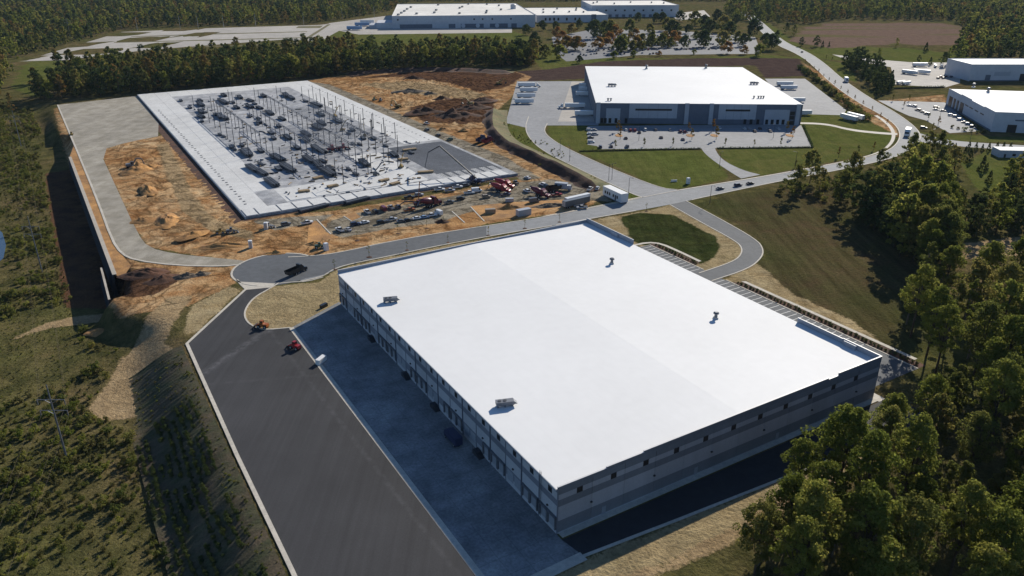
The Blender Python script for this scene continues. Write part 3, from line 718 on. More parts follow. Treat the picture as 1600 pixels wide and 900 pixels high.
# second warehouse
B2o = P(931, 161, 15.0); B2T = R(-2.6); B2W, B2D, B2H = 152.0, 196.0, 15.0
b2 = big_box('warehouse', 'white roofed warehouse with blue grey front behind its own car park', (B2o.x, B2o.y, 0), B2T, B2W, B2D, B2H, 'wall_slate')
fx = lambda px: (px - 933) / 304 * B2W
for x0, x1 in ((934, 940), (1065, 1071), (1101, 1107), (1228, 1234)):
    facade_box(b2, 'pilaster', fx(x0), fx(x1), 0, B2H + .5, .9, 'wall_pale')
for x0, x1, z0, z1 in ((949, 970, 0, 11.2), (983, 1054, 4.2, 14.9), (1115, 1170, 3.8, 14.9), (1183, 1219, 0, 11.2)):
    o = facade_box(b2, 'facade_panel', fx(x0), fx(x1), z0, z1, .25, 'wall_pale')
    if z1 > 12:
        for k in range(1, 5): facade_box(o, 'reveal', fx(x0 + (x1 - x0) * k / 5), fx(x0 + (x1 - x0) * k / 5) + .12, z0, z1, .27, 'wall_slate')
for x0, x1 in ((992, 1046), (1125, 1161)): facade_box(b2, 'slot_window', fx(x0), fx(x1), 9.8, 11.2, .30, 'glass_dark')
for x0 in (941, 946, 953, 962, 977, 1153, 1162, 1172, 1185, 1193, 1201, 1209):
    facade_box(b2, 'window', fx(x0), fx(x0 + 4.2), .4, 4.0, .34, 'glass_dark')
for z0 in (.4, 4.2, 7.4): facade_box(b2, 'window', fx(1220), fx(1226.5), z0, z0 + 2.6, .34, 'glass_dark')
for i in range(16):
    b = None
    o = obj('dock_door', dm, b2, (0, 20 + i * 10.6, 0), -math.pi / 2)
def on(root, x, y, z): return root.matrix_basis @ Vector((x, y, z))
for (px, py, pr, lb) in ((956, 134, RTU, 'air handler near the left edge of the white roof behind the car park'), (1178, 131, RTU, 'air handler near the right edge of the white roof behind the car park'),
                    (1010, 107, FAN, 'exhaust stack on the left of the white roof far edge by the ploughed strip'), (1103, 106, FAN, 'exhaust stack on the right of the white roof far edge by the ploughed strip'),
                    (950, 156.5, SVENT, 'small pipe vent at the front left of the second white roof'), (954.5, 156.5, SVENT, 'small pipe vent beside another at the front left roof corner'),
                    (1178, 152.5, SVENT, 'lone small pipe vent at the front right of the second white roof'), (1185, 152.5, SVENT, 'leftmost of three pipe vents at the front right roof corner'),
                    (1189, 152.5, SVENT, 'middle of three pipe vents at the front right roof corner'), (1193, 152.5, SVENT, 'rightmost of three pipe vents at the front right roof corner')):
    q = P(px, py, B2H + .6); q.z = B2H + .11
    spawn(pr, {id(RTU): 'rooftop_unit', id(FAN): 'exhaust_stack', id(SVENT): 'pipe_vent'}[id(pr)], lb, 'roof vent' if pr is not RTU else 'air handler', 'plant on the second roof', q, 0, 1.1 if pr is RTU else 1.3)
# far factory in three blocks
b3 = big_box('factory', 'long pale factory with wide white roof at the top of the view', (-196, 1330, 0), R(6), 236, 300, 19, 'wall_cream', 'roof_old', .8)
for i, (x0, x1) in enumerate(((12, 65), (92, 103), (112, 150), (160, 190), (196, 205))): facade_box(b3, 'dock_band', x0, x1, .2, 6.5, .3, 'wall_slate')
for x0 in (8, 133, 147, 163, 194): facade_box(b3, 'window', x0, x0 + 2.6, 12.5, 14.8, .25, 'glass_dark')
dv = MB(); dv.cyl((0, -1.2, 3.6), 3.4, 'y', 1.2, 14); dvm = dv.mesh('vent_duct', 'wall_cream')
for x0 in (116, 140, 172): obj('vent_duct', dvm, b3, (x0, -.4, 0))
facade_box(b3, 'annexe', -26, -.2, 0, 9, -4, 'wall_cream', 60); facade_box(b3, 'annexe', -38, -26.2, 0, 5.5, -4, 'wall_pale', 50)
b3b = big_box('factory', 'lower office wing of the far factory with row of dark windows', (44, 1440, 0), R(6), 128, 190, 12, 'wall_cream', 'roof_old', .7)
for i in range(9):
    if i in (4, 6): continue
    facade_box(b3b, 'window', 14 + i * 7.6, 17.2 + i * 7.6, 3.5, 8.2, .2, 'glass_dark')
facade_box(b3b, 'entrance', 98, 106, 0, 13.5, 1.5, 'wall_slate')
b3c = big_box('factory', 'right wing of the far factory with high square windows', (152, 1560, 0), R(3), 168, 150, 21, 'wall_cream', 'roof_old', .7)
for i in range(9): facade_box(b3c, 'window', 8 + i * 18, 11.4 + i * 18, 10.8, 13.8, .2, 'glass_dark')
for i, x0 in enumerate(range(20, 150, 13)): facade_box(b3c, 'dock_door', x0, x0 + 6, .3, 5, .2, 'wall_slate')
ri = 0
for (root, hh, pts) in ((b3, 19, [(10, 20), (14, 60), (18, 100), (22, 150), (28, 200), (40, 40), (70, 60), (74, 120), (80, 260), (112, 40), (118, 170), (124, 200), (158, 50), (162, 90), (196, 230), (190, 120), (176, 270), (140, 280)]),
                        (b3b, 12, [(20, 60), (40, 60), (70, 70), (95, 60), (30, 130), (60, 150), (90, 110), (100, 160)]), (b3c, 21, [(12, 60), (24, 90), (50, 40), (90, 80), (130, 70), (150, 50)])):
    for k, (x, y) in enumerate(pts):
        q = on(root, x, y, hh + .12)
        spawn(RTU, 'rooftop_unit', 'small plant unit on the factory roof', 'air handler', 'plant on the far factory roof', q, R(80), 1.3)
tk = MB(); tk.tube([(0, 0, 0), (0, 0, 7)], 5., 16); tkm = tk.mesh('tank', 'wall_pale'); dm2 = MB(); dm2.tube([(0, 0, 7), (0, 0, 8), (0, 0, 8.6)], [5., 3.6, .4], 16)
spawn([('tank_body', tkm, None, (0, 0, 0)), ('dome', dm2.mesh('dome', 'galv'), None, (0, 0, 0))], 'roof_silo', 'pale round silo on the far factory roof', 'silo', None, on(b3, 215, 150, 19.1))
# right-hand buildings
r2 = big_box('warehouse', 'white roofed building with blue shaded walls at right edge beside boulevard', (343, 551, 0), R(-11.5), 150, 106, 13, 'wall_cream', 'roof_membrane', .0)
b = MB()
for y0, y1, h in ((0, 22, 14.1), (22.1, 50, 13.5), (50.1, 74, 14.2), (74.1, 106, 13.6)): b.box(-.06, .4, y0, y1, 13.002, h)
b.box(.5, 30, -.06, .4, 13.002, 14.1); b.box(30.1, 150, -.06, .4, 13.002, 13.5)
obj('parapet', b.mesh('parapet', 'wall_cream'), r2)
def side_box(root, nm, y0, y1, z0, z1, proud, m):
    b = MB(); b.box(-proud, .2, y0, y1, z0, z1); return obj(nm, b.mesh(nm, m), root)
for y0, y1 in ((64, 72), (76, 80), (84, 88), (92, 100)): side_box(r2, 'window', y0, y1, .5, 8.5, .2, 'glass_dark')
for y0 in (20, 32, 44, 54): side_box(r2, 'slot_window', y0, y0 + 7, 7.8, 8.6, .2, 'glass_dark')
facade_box(r2, 'door', 10, 16, 0, 5.5, .2, 'glass_dark'); facade_box(r2, 'slot_window', 14, 44, 8.2, 9.2, .2, 'wall_slate'); facade_box(r2, 'door', 34, 40, 0, 5.5, .2, 'glass_dark')
side_box(r2, 'base_band', 1, 105, 0, 1.2, .1, 'wall_slate')
r1 = big_box('warehouse', 'long pale building at the far right beyond the truck yard', (452, 782, 0), R(0), 190, 46, 15.5, 'wall_cream', 'roof_membrane', .6)
facade_box(r1, 'dock_door', 16, 21, 0, 6, .2, 'wall_slate'); facade_box(r1, 'dock_door', 50, 56, 0, 7, .2, 'glass_dark'); facade_box(r1, 'logo_panel', 24, 40, 5, 9, .12, 'wall_pale'); facade_box(r1, 'base_band', 1, 189, 0, 1.0, .1, 'wall_slate')
for (px, py, lb) in ((1521, 136, 'dark roof vent nearest the back edge of the right-hand white roof'), (1544, 143, 'dark roof vent in the middle of the right-hand white roof')):
    q = P(px, py, 13.6); q.z = 13.1; spawn(FAN, 'exhaust_stack', lb, 'roof vent', 'vents on the right-hand roof', q, 0, 1.3)
sm_ = big_box('house', 'small white roofed house behind the trees at the right edge', tuple(P(1560, 246)), R(-5), 22, 10, 4.5, 'wall_cream', 'roof_membrane', 0)
facade_box(sm_, 'door', 3, 4.2, 0, 2.2, .05, 'frame_dark'); facade_box(sm_, 'window', 8, 10, 1, 2.4, .05, 'glass_dark')
# ------------------------------------------------------------------ construction slab
mat('slab_concrete', (.60, .60, .585), .85, .09, (.03, .3, 2.)); mat('slab_grey', (.27, .28, .30), .85, .22, (.05, .2, 1.2), col2=(.40, .405, .41))
mat('rebar_bed', (.20, .21, .225), .9, .2, (.06, .5, 2.)); mat('tarp_blue', (.25, .33, .45), .6, .1)
SO = Vector((-128.8, 355.5, 0)); SZ = 1.3
def SL(a, b, z=SZ): return SO + EX * a + EY * b + Vector((0, 0, z))
slab = empty('building_slab', SO, TH); tag(slab, 'white concrete floor slab of a warehouse under construction', 'slab')
SW, SD = 154., 399.
b = MB(); b.box(0, SW, 0, SD, .02, SZ); obj('slab_base', b.mesh('slab_base', 'slab_grey'), slab)
# floor pours: long strips between construction joints
def pour(a0, a1, b0, b1, z=.05, m='slab_concrete', nm='slab_pour'):
    k = (round(a1 - a0, 2), round(b1 - b0, 2), m, z)
    if k not in MATS:
        q = MB(); q.box(.06, a1 - a0 - .06, .06, b1 - b0 - .06, 0, z, 0, .02); MATS[k] = q.mesh(nm, m)
    return obj(nm, MATS[k], slab, (a0, b0, SZ + .002))
for i in range(10): pour(0, 13.5, 12 + i * 38.7, 12 + i * 38.7 + 38.7)
for i in range(9): pour(13.5, 24, 40 + i * 39.8, 40 + i * 39.8 + 39.8, .04)
for i in range(5): pour(140, SW, 101 + i * 59.6, 101 + i * 59.6 + 59.6)
for i in range(5): pour(127, 140, 101 + i * 59.6, 101 + i * 59.6 + 59.6, .04)
for i in range(6): pour(24 + i * 17.16, 24 + i * 17.16 + 17.16, 370, SD - .1)
for i in range(4): pour(24 + i * 20, 44 + i * 20, 14, 40, .045)
for i in range(3): pour(84, 104, 40 + i * 16, 56 + i * 16, .03)
# wall panels cast flat along the front edge, gaps between them
fp = []
x = .5
for wd in (5.5, 10.2, 7, 7.6, 8.2, 7.2, 6.4, 12, 13, 12.5, 9, 6.5, 6, 6.2, 6.0, 6.5, 6.2, 6.4):
    if x + wd > SW - 1: break
    o = pour(x, x + wd, .3, 11.4, .28, 'slab_concrete', 'cast_panel'); x += wd + .75
for i, (a, bb, wd, dp_) in enumerate(((26, 14.5, 11, 9.5), (40, 15, 9.5, 9), (52, 15.5, 13, 8.5), (67, 16, 12, 8))): pour(a, a + wd, bb, bb + dp_, .26, 'slab_concrete', 'cast_panel')
pour(113, 152, 13, 96, .03, 'rebar_bed', 'rebar_bed')
for i in range(7): pour(112.5 + i * 5.5, 116.4 + i * 5.5, 12.4, 22, .1, 'slab_concrete', 'cast_panel')
rb = MB()
for i in range(28): rb.beam((113.5 + i * 1.38, 13.5, SZ + .12), (113.5 + i * 1.38, 95.5, SZ + .12), .12, .1)
for i in range(40): rb.beam((113.5, 14 + i * 2.05, SZ + .2), (151.5, 14 + i * 2.05, SZ + .2), .12, .1)
o = obj('rebar_grid', rb.mesh('rebar_grid', 'steel_grey'), slab); o['kind'] = 'stuff'
eb = MB()
for i in range(58): eb.box(4 + .6 * (i % 2), 5.2 + .6 * (i % 2), 20 + i * 5.1, 20.8 + i * 5.1, SZ + .05, SZ + .22)
for i in range(40): eb.box(146, 147, 104 + i * 6.8, 104.7 + i * 6.8, SZ + .05, SZ + .2)
for i in range(14): eb.box(48 + i * 4.2, 50 + i * 4.2, 12.4 + .05 * i, 12.9, SZ + .04, SZ + .2)
o = obj('embed_plates', eb.mesh('embed_plates', 'steel_dark'), slab); o['kind'] = 'stuff'
# foundation wall panels along the truck side
fm = MB(); fm.box(0, .3, .04, 7.9, -.02, 1.22); fmm = fm.mesh('foundation_panel', 'wall_pale')
for i in range(50): obj('foundation_panel', fmm, slab, (-.34, i * 7.98, .02))
sheet('trench', [SL(-.5, 0, 0), SL(-.5, SD, 0), SL(-6.5, SD, 0), SL(-6.5, -4, 0)], .02, 'clay_dark')
sheet('trench', [SL(0, -.2, 0), SL(SW, -.2, 0), SL(SW + 1, -2.6, 0), SL(-3, -2.6, 0)], .024, 'clay_dark')
fpan = MB(); fpan.box(0, 1.6, 0, 6.5, 0, .5); fpm = fpan.mesh('form_stack', 'wall_pale')
# steel frame: four rows of columns with girders and joists
cm = MB(); cm.beam((0, 0, 0), (0, 0, 11.2), .32, .32); cm.box(-.45, .45, -.45, .45, 0, .06); cmm = cm.mesh('column', 'steel_dark')
def girder(l):
    g = MB(); g.beam((0, 0, 11.1), (0, l, 11.1), .32, .22); g.beam((0, 0, 9.95), (0, l, 9.95), .26, .18)
    n = int(l / 1.6)
    for i in range(n): g.beam((0, l * i / n, 9.95 if i % 2 else 11.1), (0, l * (i + 1) / n, 11.1 if i % 2 else 9.95), .12)
    return g.mesh('girder', 'steel_grey')
rows = [(41.7, 134, 288, 'leftmost row of the steel frame on the slab, single girder on thin columns'), (60.7, 62, 218, 'second row from the left of girder and thin columns on the slab'),
        (82.0, 58, 272, 'third row from the left of girder and thin columns on the slab'), (100.7, 72, 222, 'rightmost long girder on thin columns, near the slab centre')]
for a, b0, b1, lb in rows:
    r_ = empty('girder_row', SL(a, b0, SZ), TH); tag(r_, lb, 'steel frame', 'steel frame rows on the slab')
    n = round((b1 - b0) / 12.2); stp = (b1 - b0) / n
    gm_ = girder(stp * 2)
    for i in range(n + 1): obj('column', cmm, r_, (0, i * stp, .05))
    for i in range(0, n - 1, 2): obj('girder', gm_, r_, (0, i * stp, 0))
# joists already laid across two of the bays
jm = MB(); jm.beam((0, 0, 0), (19.2, 0, 0), .14, .12); jm.beam((.5, 0, -.7), (18.7, 0, -.7), .1, .1)
for i in range(16): jm.beam((.6 + i * 1.15, 0, -.7 if i % 2 else 0), (.6 + (i + 1) * 1.15, 0, 0 if i % 2 else -.7), .06)
jmm = jm.mesh('joist', 'steel_grey')
jb = empty('joist_bay', SL(82.1, 90, SZ + 11.45), TH); tag(jb, 'row of thin roof joists laid between the two right-hand girders', 'roof joists')
for i in range(34): obj('joist', jmm, jb, (0, i * 3.4, 0))
jb = empty('joist_bay', SL(61, 70, SZ + 11.45), TH); tag(jb, 'row of thin roof joists laid between the second and third girder', 'roof joists')
for i in range(20): obj('joist', jmm, jb, (0, i * 3.4, 0), -.02)
# free-standing columns not yet tied
free = [(57.6, 122), (60.7, 45), (79.7, 44), (98.4, 58), (98.7, 45), (114.6, 82.3), (82, 45), (118, 110), (118, 135), (118, 160), (118, 200), (125, 130), (126, 155), (41.7, 120), (41.7, 104), (41.7, 88), (60.7, 230), (60.7, 243), (118, 235), (41, 60), (60, 30), (70, 36)] + [(a_, b_) for a_ in (30, 118.5, 128) for b_ in range(118, 300, 20)] + [(a_, b_) for a_ in (60.7, 82., 100.7) for b_ in (284, 298, 312)]
for a, bb in free:
    spawn([('shaft', cmm, None, (0, 0, 0))], 'steel_column', 'free-standing steel column on the slab', 'column', 'free-standing columns on the slab', SL(a, bb, SZ + .01), TH)
# bundles of joists and deck waiting on the slab
def bundle(l, w_, h, seed):
    rr = random.Random(seed); bar = MB(); du = MB(); n = max(3, int(w_ / .5)); lay = max(2, int(h / .6))
    for k in range(lay):
        for i in range(n - k // 2):
            x = -w_ / 2 + w_ * (i + .5 + k * .2) / n; dz = .25 + k * h / lay; j = rr.uniform(-.4, .4)
            bar.box(-l / 2 + j, l / 2 + j, x - .16, x + .16, dz, dz + h / lay * .8, rr.choice([0, 0, 1]))
    for x in (-l * .3, 0, l * .3): du.box(x - .15, x + .15, -w_ / 2 - .1, w_ / 2 + .1, 0, .25)
    return [('bars', bar.mesh('bars', ['steel_dark', 'steel_grey']), None, (0, 0, 0)), ('dunnage', du.mesh('dunnage', 'timber'), None, (0, 0, 0))]
BU = [bundle(12, 3.2, 1.5, 1), bundle(8.5, 2.6, 1.2, 2), bundle(16, 4.0, 1.7, 3), bundle(6.5, 2.0, .8, 4)]
bp = [(283, 155, 1), (313, 155, 0), (297, 166, 1), (322, 173, 3), (318, 168, 3), (316, 187, 1), (350, 147, 0), (375, 150, 2), (350, 158, 2), (370, 166, 0), (392, 155, 0), (398, 160, 1), (402, 166, 3), (412, 148, 0), (455, 151, 2), (478, 156, 1),
      (404, 183, 1), (403, 192, 3), (441, 184, 0), (436, 195, 1), (478, 208, 2), (424, 206, 1), (428, 214, 1), (408, 234, 1), (437, 250, 3), (350, 211, 3), (344, 208, 3), (362, 228, 1), (367, 231, 3), (395, 262, 2), (408, 268, 2), (425, 284, 2), (435, 262, 1), (447, 258, 0),
      (483, 248, 2), (497, 256, 2), (512, 268, 2), (505, 250, 1), (390, 180, 3), (365, 158, 1), (568, 214, 1), (524, 185, 1), (616, 240, 0), (518, 230, 3), (545, 262, 3), (556, 270, 3)]
rb_ = random.Random(21)
for i in range(44):
    q = SL(rb_.uniform(28, 124), rb_.uniform(60, 345), SZ); d_ = q - Vector((0, 0, CAM_H)); k_ = d_.y * math.cos(PITCH) - d_.z * math.sin(PITCH)
    bp.append((800 + FPX * d_.x / k_, 450 - FPX * (d_.y * math.sin(PITCH) + d_.z * math.cos(PITCH)) / k_, rb_.choice([0, 1, 2, 2, 3])))
for i, (px, py, k) in enumerate(bp):
    q = P(px, py + 3, SZ); q.z = SZ + .06
    spawn(BU[k], 'steel_bundle', ['thick joist bundle on the slab', 'short joist bundle on the slab', 'long wide joist stack on the slab', 'small steel bundle on the slab'][k],
          'steel bundle', ['thick joist bundles on the slab', 'short joist bundles on the slab', 'long joist stacks on the slab', 'small steel bundles on the slab'][k], q, TH + math.pi / 2 + random.uniform(-.12, .12), random.uniform(.9, 1.15))
# timber and debris in the front part of the slab
lm = MB()
for k in range(5):
    for i in range(6): lm.box(-3, 3, -1.1 + i * .38, -.78 + i * .38, .1 + k * .2, .27 + k * .2)
LUM = [('boards', lm.mesh('boards', 'timber'), None, (0, 0, 0))]
for i, (px, py, lb) in enumerate(((665, 270, 'loose heap of timber beside the rebar field'), (630, 250, 'timber stack next to the yellow lift'), (475, 300, 'small timber stack on the near left floor of the slab'), (520, 292, 'timber stack in the middle of the littered slab floor'),
                                 (600, 283, 'timber stack on the littered slab floor near the front edge'), (640, 235, 'long timber beam stack reaching towards the rebar field'), (497, 279, 'flat timber stack left of the littered slab floor'), (617, 288, 'right one of the timber stacks near the slab front edge'))):
    q = P(px, py, SZ); q.z = SZ + .06; spawn(LUM, 'timber_stack', lb, 'timber stack', 'timber stacks on the slab', q, TH + random.uniform(-.3, .3), (1.5 if i in (0, 5) else 1, 1.2, 1))
dbm = MB(); rr_ = random.Random(4)
for i in range(800):
    a, bb = rr_.uniform(28, 138), rr_.uniform(13, 330)
    if a > 110 and bb < 98: continue
    if bb > 110 and rr_.random() < .55: continue
    l_, w_ = rr_.choice(((.6, .6), (3.5, .25), (1.2, .8), (5, .3), (.8, 2.2))); t_ = rr_.uniform(0, 3.14); c_, s2 = math.cos(t_), math.sin(t_); z0 = SZ + .055; hh = rr_.uniform(.15, .7)
    q4 = [(a + c_ * x - s2 * y, bb + s2 * x + c_ * y) for x, y in ((-l_ / 2, -w_ / 2), (l_ / 2, -w_ / 2), (l_ / 2, w_ / 2), (-l_ / 2, w_ / 2))]
    dbm.prism_z(q4, z0, z0 + hh, rr_.randrange(3))
o = obj('site_litter', dbm.mesh('site_litter', ['timber', 'steel_dark', 'steel_grey']), None, SO, TH, 'stuff'); tag(o, 'loose boards, plates and offcuts strewn over the slab', 'litter')
# rebar cage stacks lying on the ground before the slab
for (x0, y0, x1, y1, lb) in ((468, 333, 512, 322, 'left of two dark stacks of reinforcing steel before the slab'), (540, 320, 576, 311, 'right of two dark stacks of reinforcing steel before the slab')):
    a_, c_ = P(x0, y0), P(x1, y1); q = (a_ + c_) / 2; l = (c_ - a_).length
    spawn(bundle(l, 3.2, 1.6, 9), 'rebar_stack', lb, 'rebar stack', 'rebar stacks before the slab', q, math.atan2(c_.y - a_.y, c_.x - a_.x))
# ------------------------------------------------------------------ vehicles and plant (all face +x, origin on the ground)
for nm, c in (('white', (.75, .75, .74)), ('silver', (.42, .43, .45)), ('grey', (.13, .135, .14)), ('black', (.018, .018, .02)), ('red', (.30, .025, .03)), ('maroon', (.13, .015, .03)),
              ('blue', (.04, .08, .20)), ('navy', (.02, .03, .08)), ('tan', (.32, .26, .18)), ('yellow', (.30, .19, .04)), ('orange', (.36, .10, .02)), ('green', (.05, .10, .05)), ('lightblue', (.22, .34, .52))):
    m = mat('paint_' + nm, c, .35, 0, spec=.5)
mat('lamp_white', (.7, .7, .68), .2, 0); mat('lamp_red', (.35, .01, .01), .3, 0)
def wheel(r, w_):
    b = MB(); b.cyl((0, 0, 0), r, 'y', w_ / 2, 12, 0); b.cyl((0, 0, 0), r * .55, 'y', w_ / 2 + .015, 8, 1); return b.mesh('wheel', ['rubber', 'galv'])
WH_CAR, WH_TRK, WH_BIG = wheel(.34, .24), wheel(.5, .5), wheel(.75, .5)
def car_proto(kind):
    body, roof, glass = MB(), MB(), MB(); hw = .92
    if kind == 'car': l, prof, g0, g1, r0, r1, zt = 4.7, [(-2.35, .35), (2.35, .35), (2.38, .62), (2.2, .78), (1.1, .95), (-1.5, .98), (-2.25, .9), (-2.38, .6)], -1.6, 1.15, -1.05, .35, 1.45
    elif kind == 'suv': l, prof, g0, g1, r0, r1, zt = 4.8, [(-2.4, .4), (2.35, .4), (2.4, .75), (2.25, .98), (1.15, 1.1), (-2.3, 1.12), (-2.42, .7)], -2.3, 1.15, -2.0, .45, 1.78
    elif kind == 'van': l, prof, g0, g1, r0, r1, zt = 5.9, [(-2.95, .45), (2.95, .45), (3.0, .85), (2.7, 1.15), (2.0, 1.3), (-2.95, 1.3)], -2.95, 2.1, -2.93, 1.3, 2.5
    else: l, prof, g0, g1, r0, r1, zt = 5.8, [(-2.9, .55), (2.85, .55), (2.95, .9), (2.8, 1.12), (1.35, 1.2), (1.3, 1.2), (-2.9, 1.2)], -.9, 1.45, -.6, .75, 1.9
    body.prism_y(prof, -hw, hw)
    if kind == 'pickup': body.box(-2.85, -1.0, -.72, .72, 1.2, 1.202)
    zb = prof[-2][1] if kind == 'pickup' else max(z for _, z in prof) - .02
    glass.add([(g0, -hw + .04, zb), (g1, -hw + .04, zb), (g1, hw - .04, zb), (g0, hw - .04, zb), (r0, -.72, zt - .05), (r1, -.72, zt - .05), (r1, .72, zt - .05), (r0, .72, zt - .05)],
              [(0, 1, 5, 4), (1, 2, 6, 5), (2, 3, 7, 6), (3, 0, 4, 7)])
    roof.box(r0 - .03, r1 + .03, -.74, .74, zt - .05, zt, 0, .03)
    if kind == 'van':
        body.box(-2.95, .9, -hw, hw, 1.3, 2.46, 0, .0)
    pr = [('body', body.mesh('body', 'paint_white'), None, (0, 0, 0)), ('window_band', glass.mesh('window_band', 'glass_dark'), None, (0, 0, 0)), ('roof', roof.mesh('roof', 'paint_white'), None, (0, 0, 0))]
    wr = .34 if kind == 'car' else .39
    for sx in (l * .31, -l * .31):
        for sy in (-.82, .82): pr.append(('wheel', WH_CAR, None, (sx, sy, .34)))
    h = MB(); h.box(-.04, .06, -.2, .2, -.08, .08); hm, tm = h.mesh('headlight', 'lamp_white'), h.mesh('taillight', 'lamp_red')
    for sy in (-.68, .68): pr += [('headlight', hm, None, (l / 2 - .06, sy, .72)), ('taillight', tm, None, (-l / 2 + .03, sy, .78))]
    if kind == 'pickup':
        bed = MB(); bed.box(-2.75, -1.0, -.75, .75, 1.2, 1.22); bed.box(-2.85, -1.0, -.92, -.8, 1.2, 1.3); bed.box(-2.85, -1.0, .8, .92, 1.2, 1.3)
        pr.append(('cargo_bed', bed.mesh('cargo_bed', 'frame_dark'), None, (0, 0, 0)))
    return pr
CARS = {k: car_proto(k) for k in ('car', 'suv', 'van', 'pickup')}

def trailer_proto():
    bx, ch, lg, dr = MB(), MB(), MB(), MB()
    bx.box(-8.1, 8.1, -1.3, 1.3, 1.15, 4.1); ch.box(-8, 7.5, -.5, .5, .9, 1.14); ch.box(-7.4, -3.6, -.6, .6, .6, .9)
    lg.beam((5, -.8, 0), (5, -.8, 1.14), .16); lg.beam((5, .8, 0), (5, .8, 1.14), .16); lg.beam((5, -.8, .5), (5, .8, .5), .1)
    dr.box(-8.16, -8.1, -1.25, -.03, 1.25, 4.0); dr.box(-8.16, -8.1, .03, 1.25, 1.25, 4.0)
    sk = MB(); sk.box(-2.6, 4.4, -1.28, -1.24, .45, 1.14); sk.box(-2.6, 4.4, 1.24, 1.28, .45, 1.14)
    pr = [('box_body', bx.mesh('box_body', 'paint_white'), None, (0, 0, 0)), ('chassis', ch.mesh('chassis', 'steel_dark'), None, (0, 0, 0)), ('landing_gear', lg.mesh('landing_gear', 'steel_dark'), None, (0, 0, 0)),
          ('rear_door', dr.mesh('rear_door', 'galv'), None, (0, 0, 0)), ('side_skirt', sk.mesh('side_skirt', 'galv'), None, (0, 0, 0))]
    for x in (-6.6, -5.3):
        for y in (-.95, .95): pr.append(('wheel', WH_TRK, None, (x, y, .5)))
    return pr
TRAILER = trailer_proto()
def cab_parts(x):
    c, g, h = MB(), MB(), MB()
    c.prism_y([(x - 3.2, .9), (x - 1.1, .9), (x - 1.1, 1.9), (x - 1.3, 2.6), (x - 1.9, 3.2), (x - 2.3, 3.7), (x - 3.2, 3.75)], -1.2, 1.2)
    h.prism_y([(x - 1.1, .6), (x + .7, .6), (x + .75, 1.4), (x + .4, 1.7), (x - 1.1, 1.95)], -.95, .95)
    g.add([(x - 1.08, -1.1, 1.98), (x - 1.08, 1.1, 1.98), (x - 1.28, 1.05, 2.6), (x - 1.28, -1.05, 2.6)], [(0, 1, 2, 3)])
    g.box(x - 2.1, x - 1.35, -1.215, -1.2, 1.9, 2.55); g.box(x - 2.1, x - 1.35, 1.2, 1.215, 1.9, 2.55)
    ch = MB(); ch.box(x - 6.2, x - .2, -.45, .45, .75, 1.05); ch.tube([(x - 3.4, -1.0, .9), (x - 3.4, -1.0, 3.9)], .09, 6)
    pr = [('cab', c.mesh('cab', 'paint_white'), None, (0, 0, 0)), ('hood', h.mesh('hood', 'paint_white'), None, (0, 0, 0)), ('windshield', g.mesh('windshield', 'glass_dark'), None, (0, 0, 0)), ('chassis', ch.mesh('chassis', 'steel_dark'), None, (0, 0, 0))]
    for xx in (x - .2, x - 4.2, x - 5.5):
        for y in (-.95, .95): pr.append(('wheel', WH_TRK, None, (xx, y, .5)))
    return pr
TRACTOR = cab_parts(2.7)
SEMI = [(n, m, None, (l[0] - 3.2, l[1], l[2])) for n, m, _, l in TRAILER if n != 'landing_gear'] + [(n, m, None, (l[0] + 6.9, l[1], l[2])) for n, m, _, l in TRACTOR]
def box_truck():
    b = MB(); b.box(-4.2, 2.2, -1.25, 1.25, 1.0, 3.7); c = MB(); c.prism_y([(2.3, .6), (4.3, .6), (4.3, 1.6), (3.8, 2.7), (2.3, 2.8)], -1.1, 1.1)
    g = MB(); g.add([(4.27, -1, 1.72), (4.27, 1, 1.72), (3.86, 1, 2.62), (3.86, -1, 2.62)], [(0, 1, 2, 3)]); ch = MB(); ch.box(-4, 3, -.45, .45, .6, .98)
    pr = [('box_body', b.mesh('box_body', 'paint_white'), None, (0, 0, 0)), ('cab', c.mesh('cab', 'paint_white'), None, (0, 0, 0)), ('windshield', g.mesh('windshield', 'glass_dark'), None, (0, 0, 0)), ('chassis', ch.mesh('chassis', 'steel_dark'), None, (0, 0, 0))]
    for x in (3.2, -2.6):
        for y in (-.95, .95): pr.append(('wheel', WH_TRK, None, (x, y, .5)))
    return pr
BOXTRUCK = box_truck()
def dump_proto():
    pr = cab_parts(4.6); b = MB(); b.add([(-4.6, -1.2, 1.15), (1.0, -1.2, 1.15), (1.0, 1.2, 1.15), (-4.6, 1.2, 1.15), (-5.0, -1.3, 2.8), (1.3, -1.3, 2.8), (1.3, 1.3, 2.8), (-5.0, 1.3, 2.8), (-4.5, -1.1, 1.3), (.9, -1.1, 1.3), (.9, 1.1, 1.3), (-4.5, 1.1, 1.3)],
                                 [(0, 1, 2, 3), (0, 1, 5, 4), (1, 2, 6, 5), (2, 3, 7, 6), (3, 0, 4, 7), (8, 9, 10, 11)])
    return pr + [('tipper_bed', b.mesh('tipper_bed', 'paint_black'), None, (0, 0, 0))]
DUMP = dump_proto()
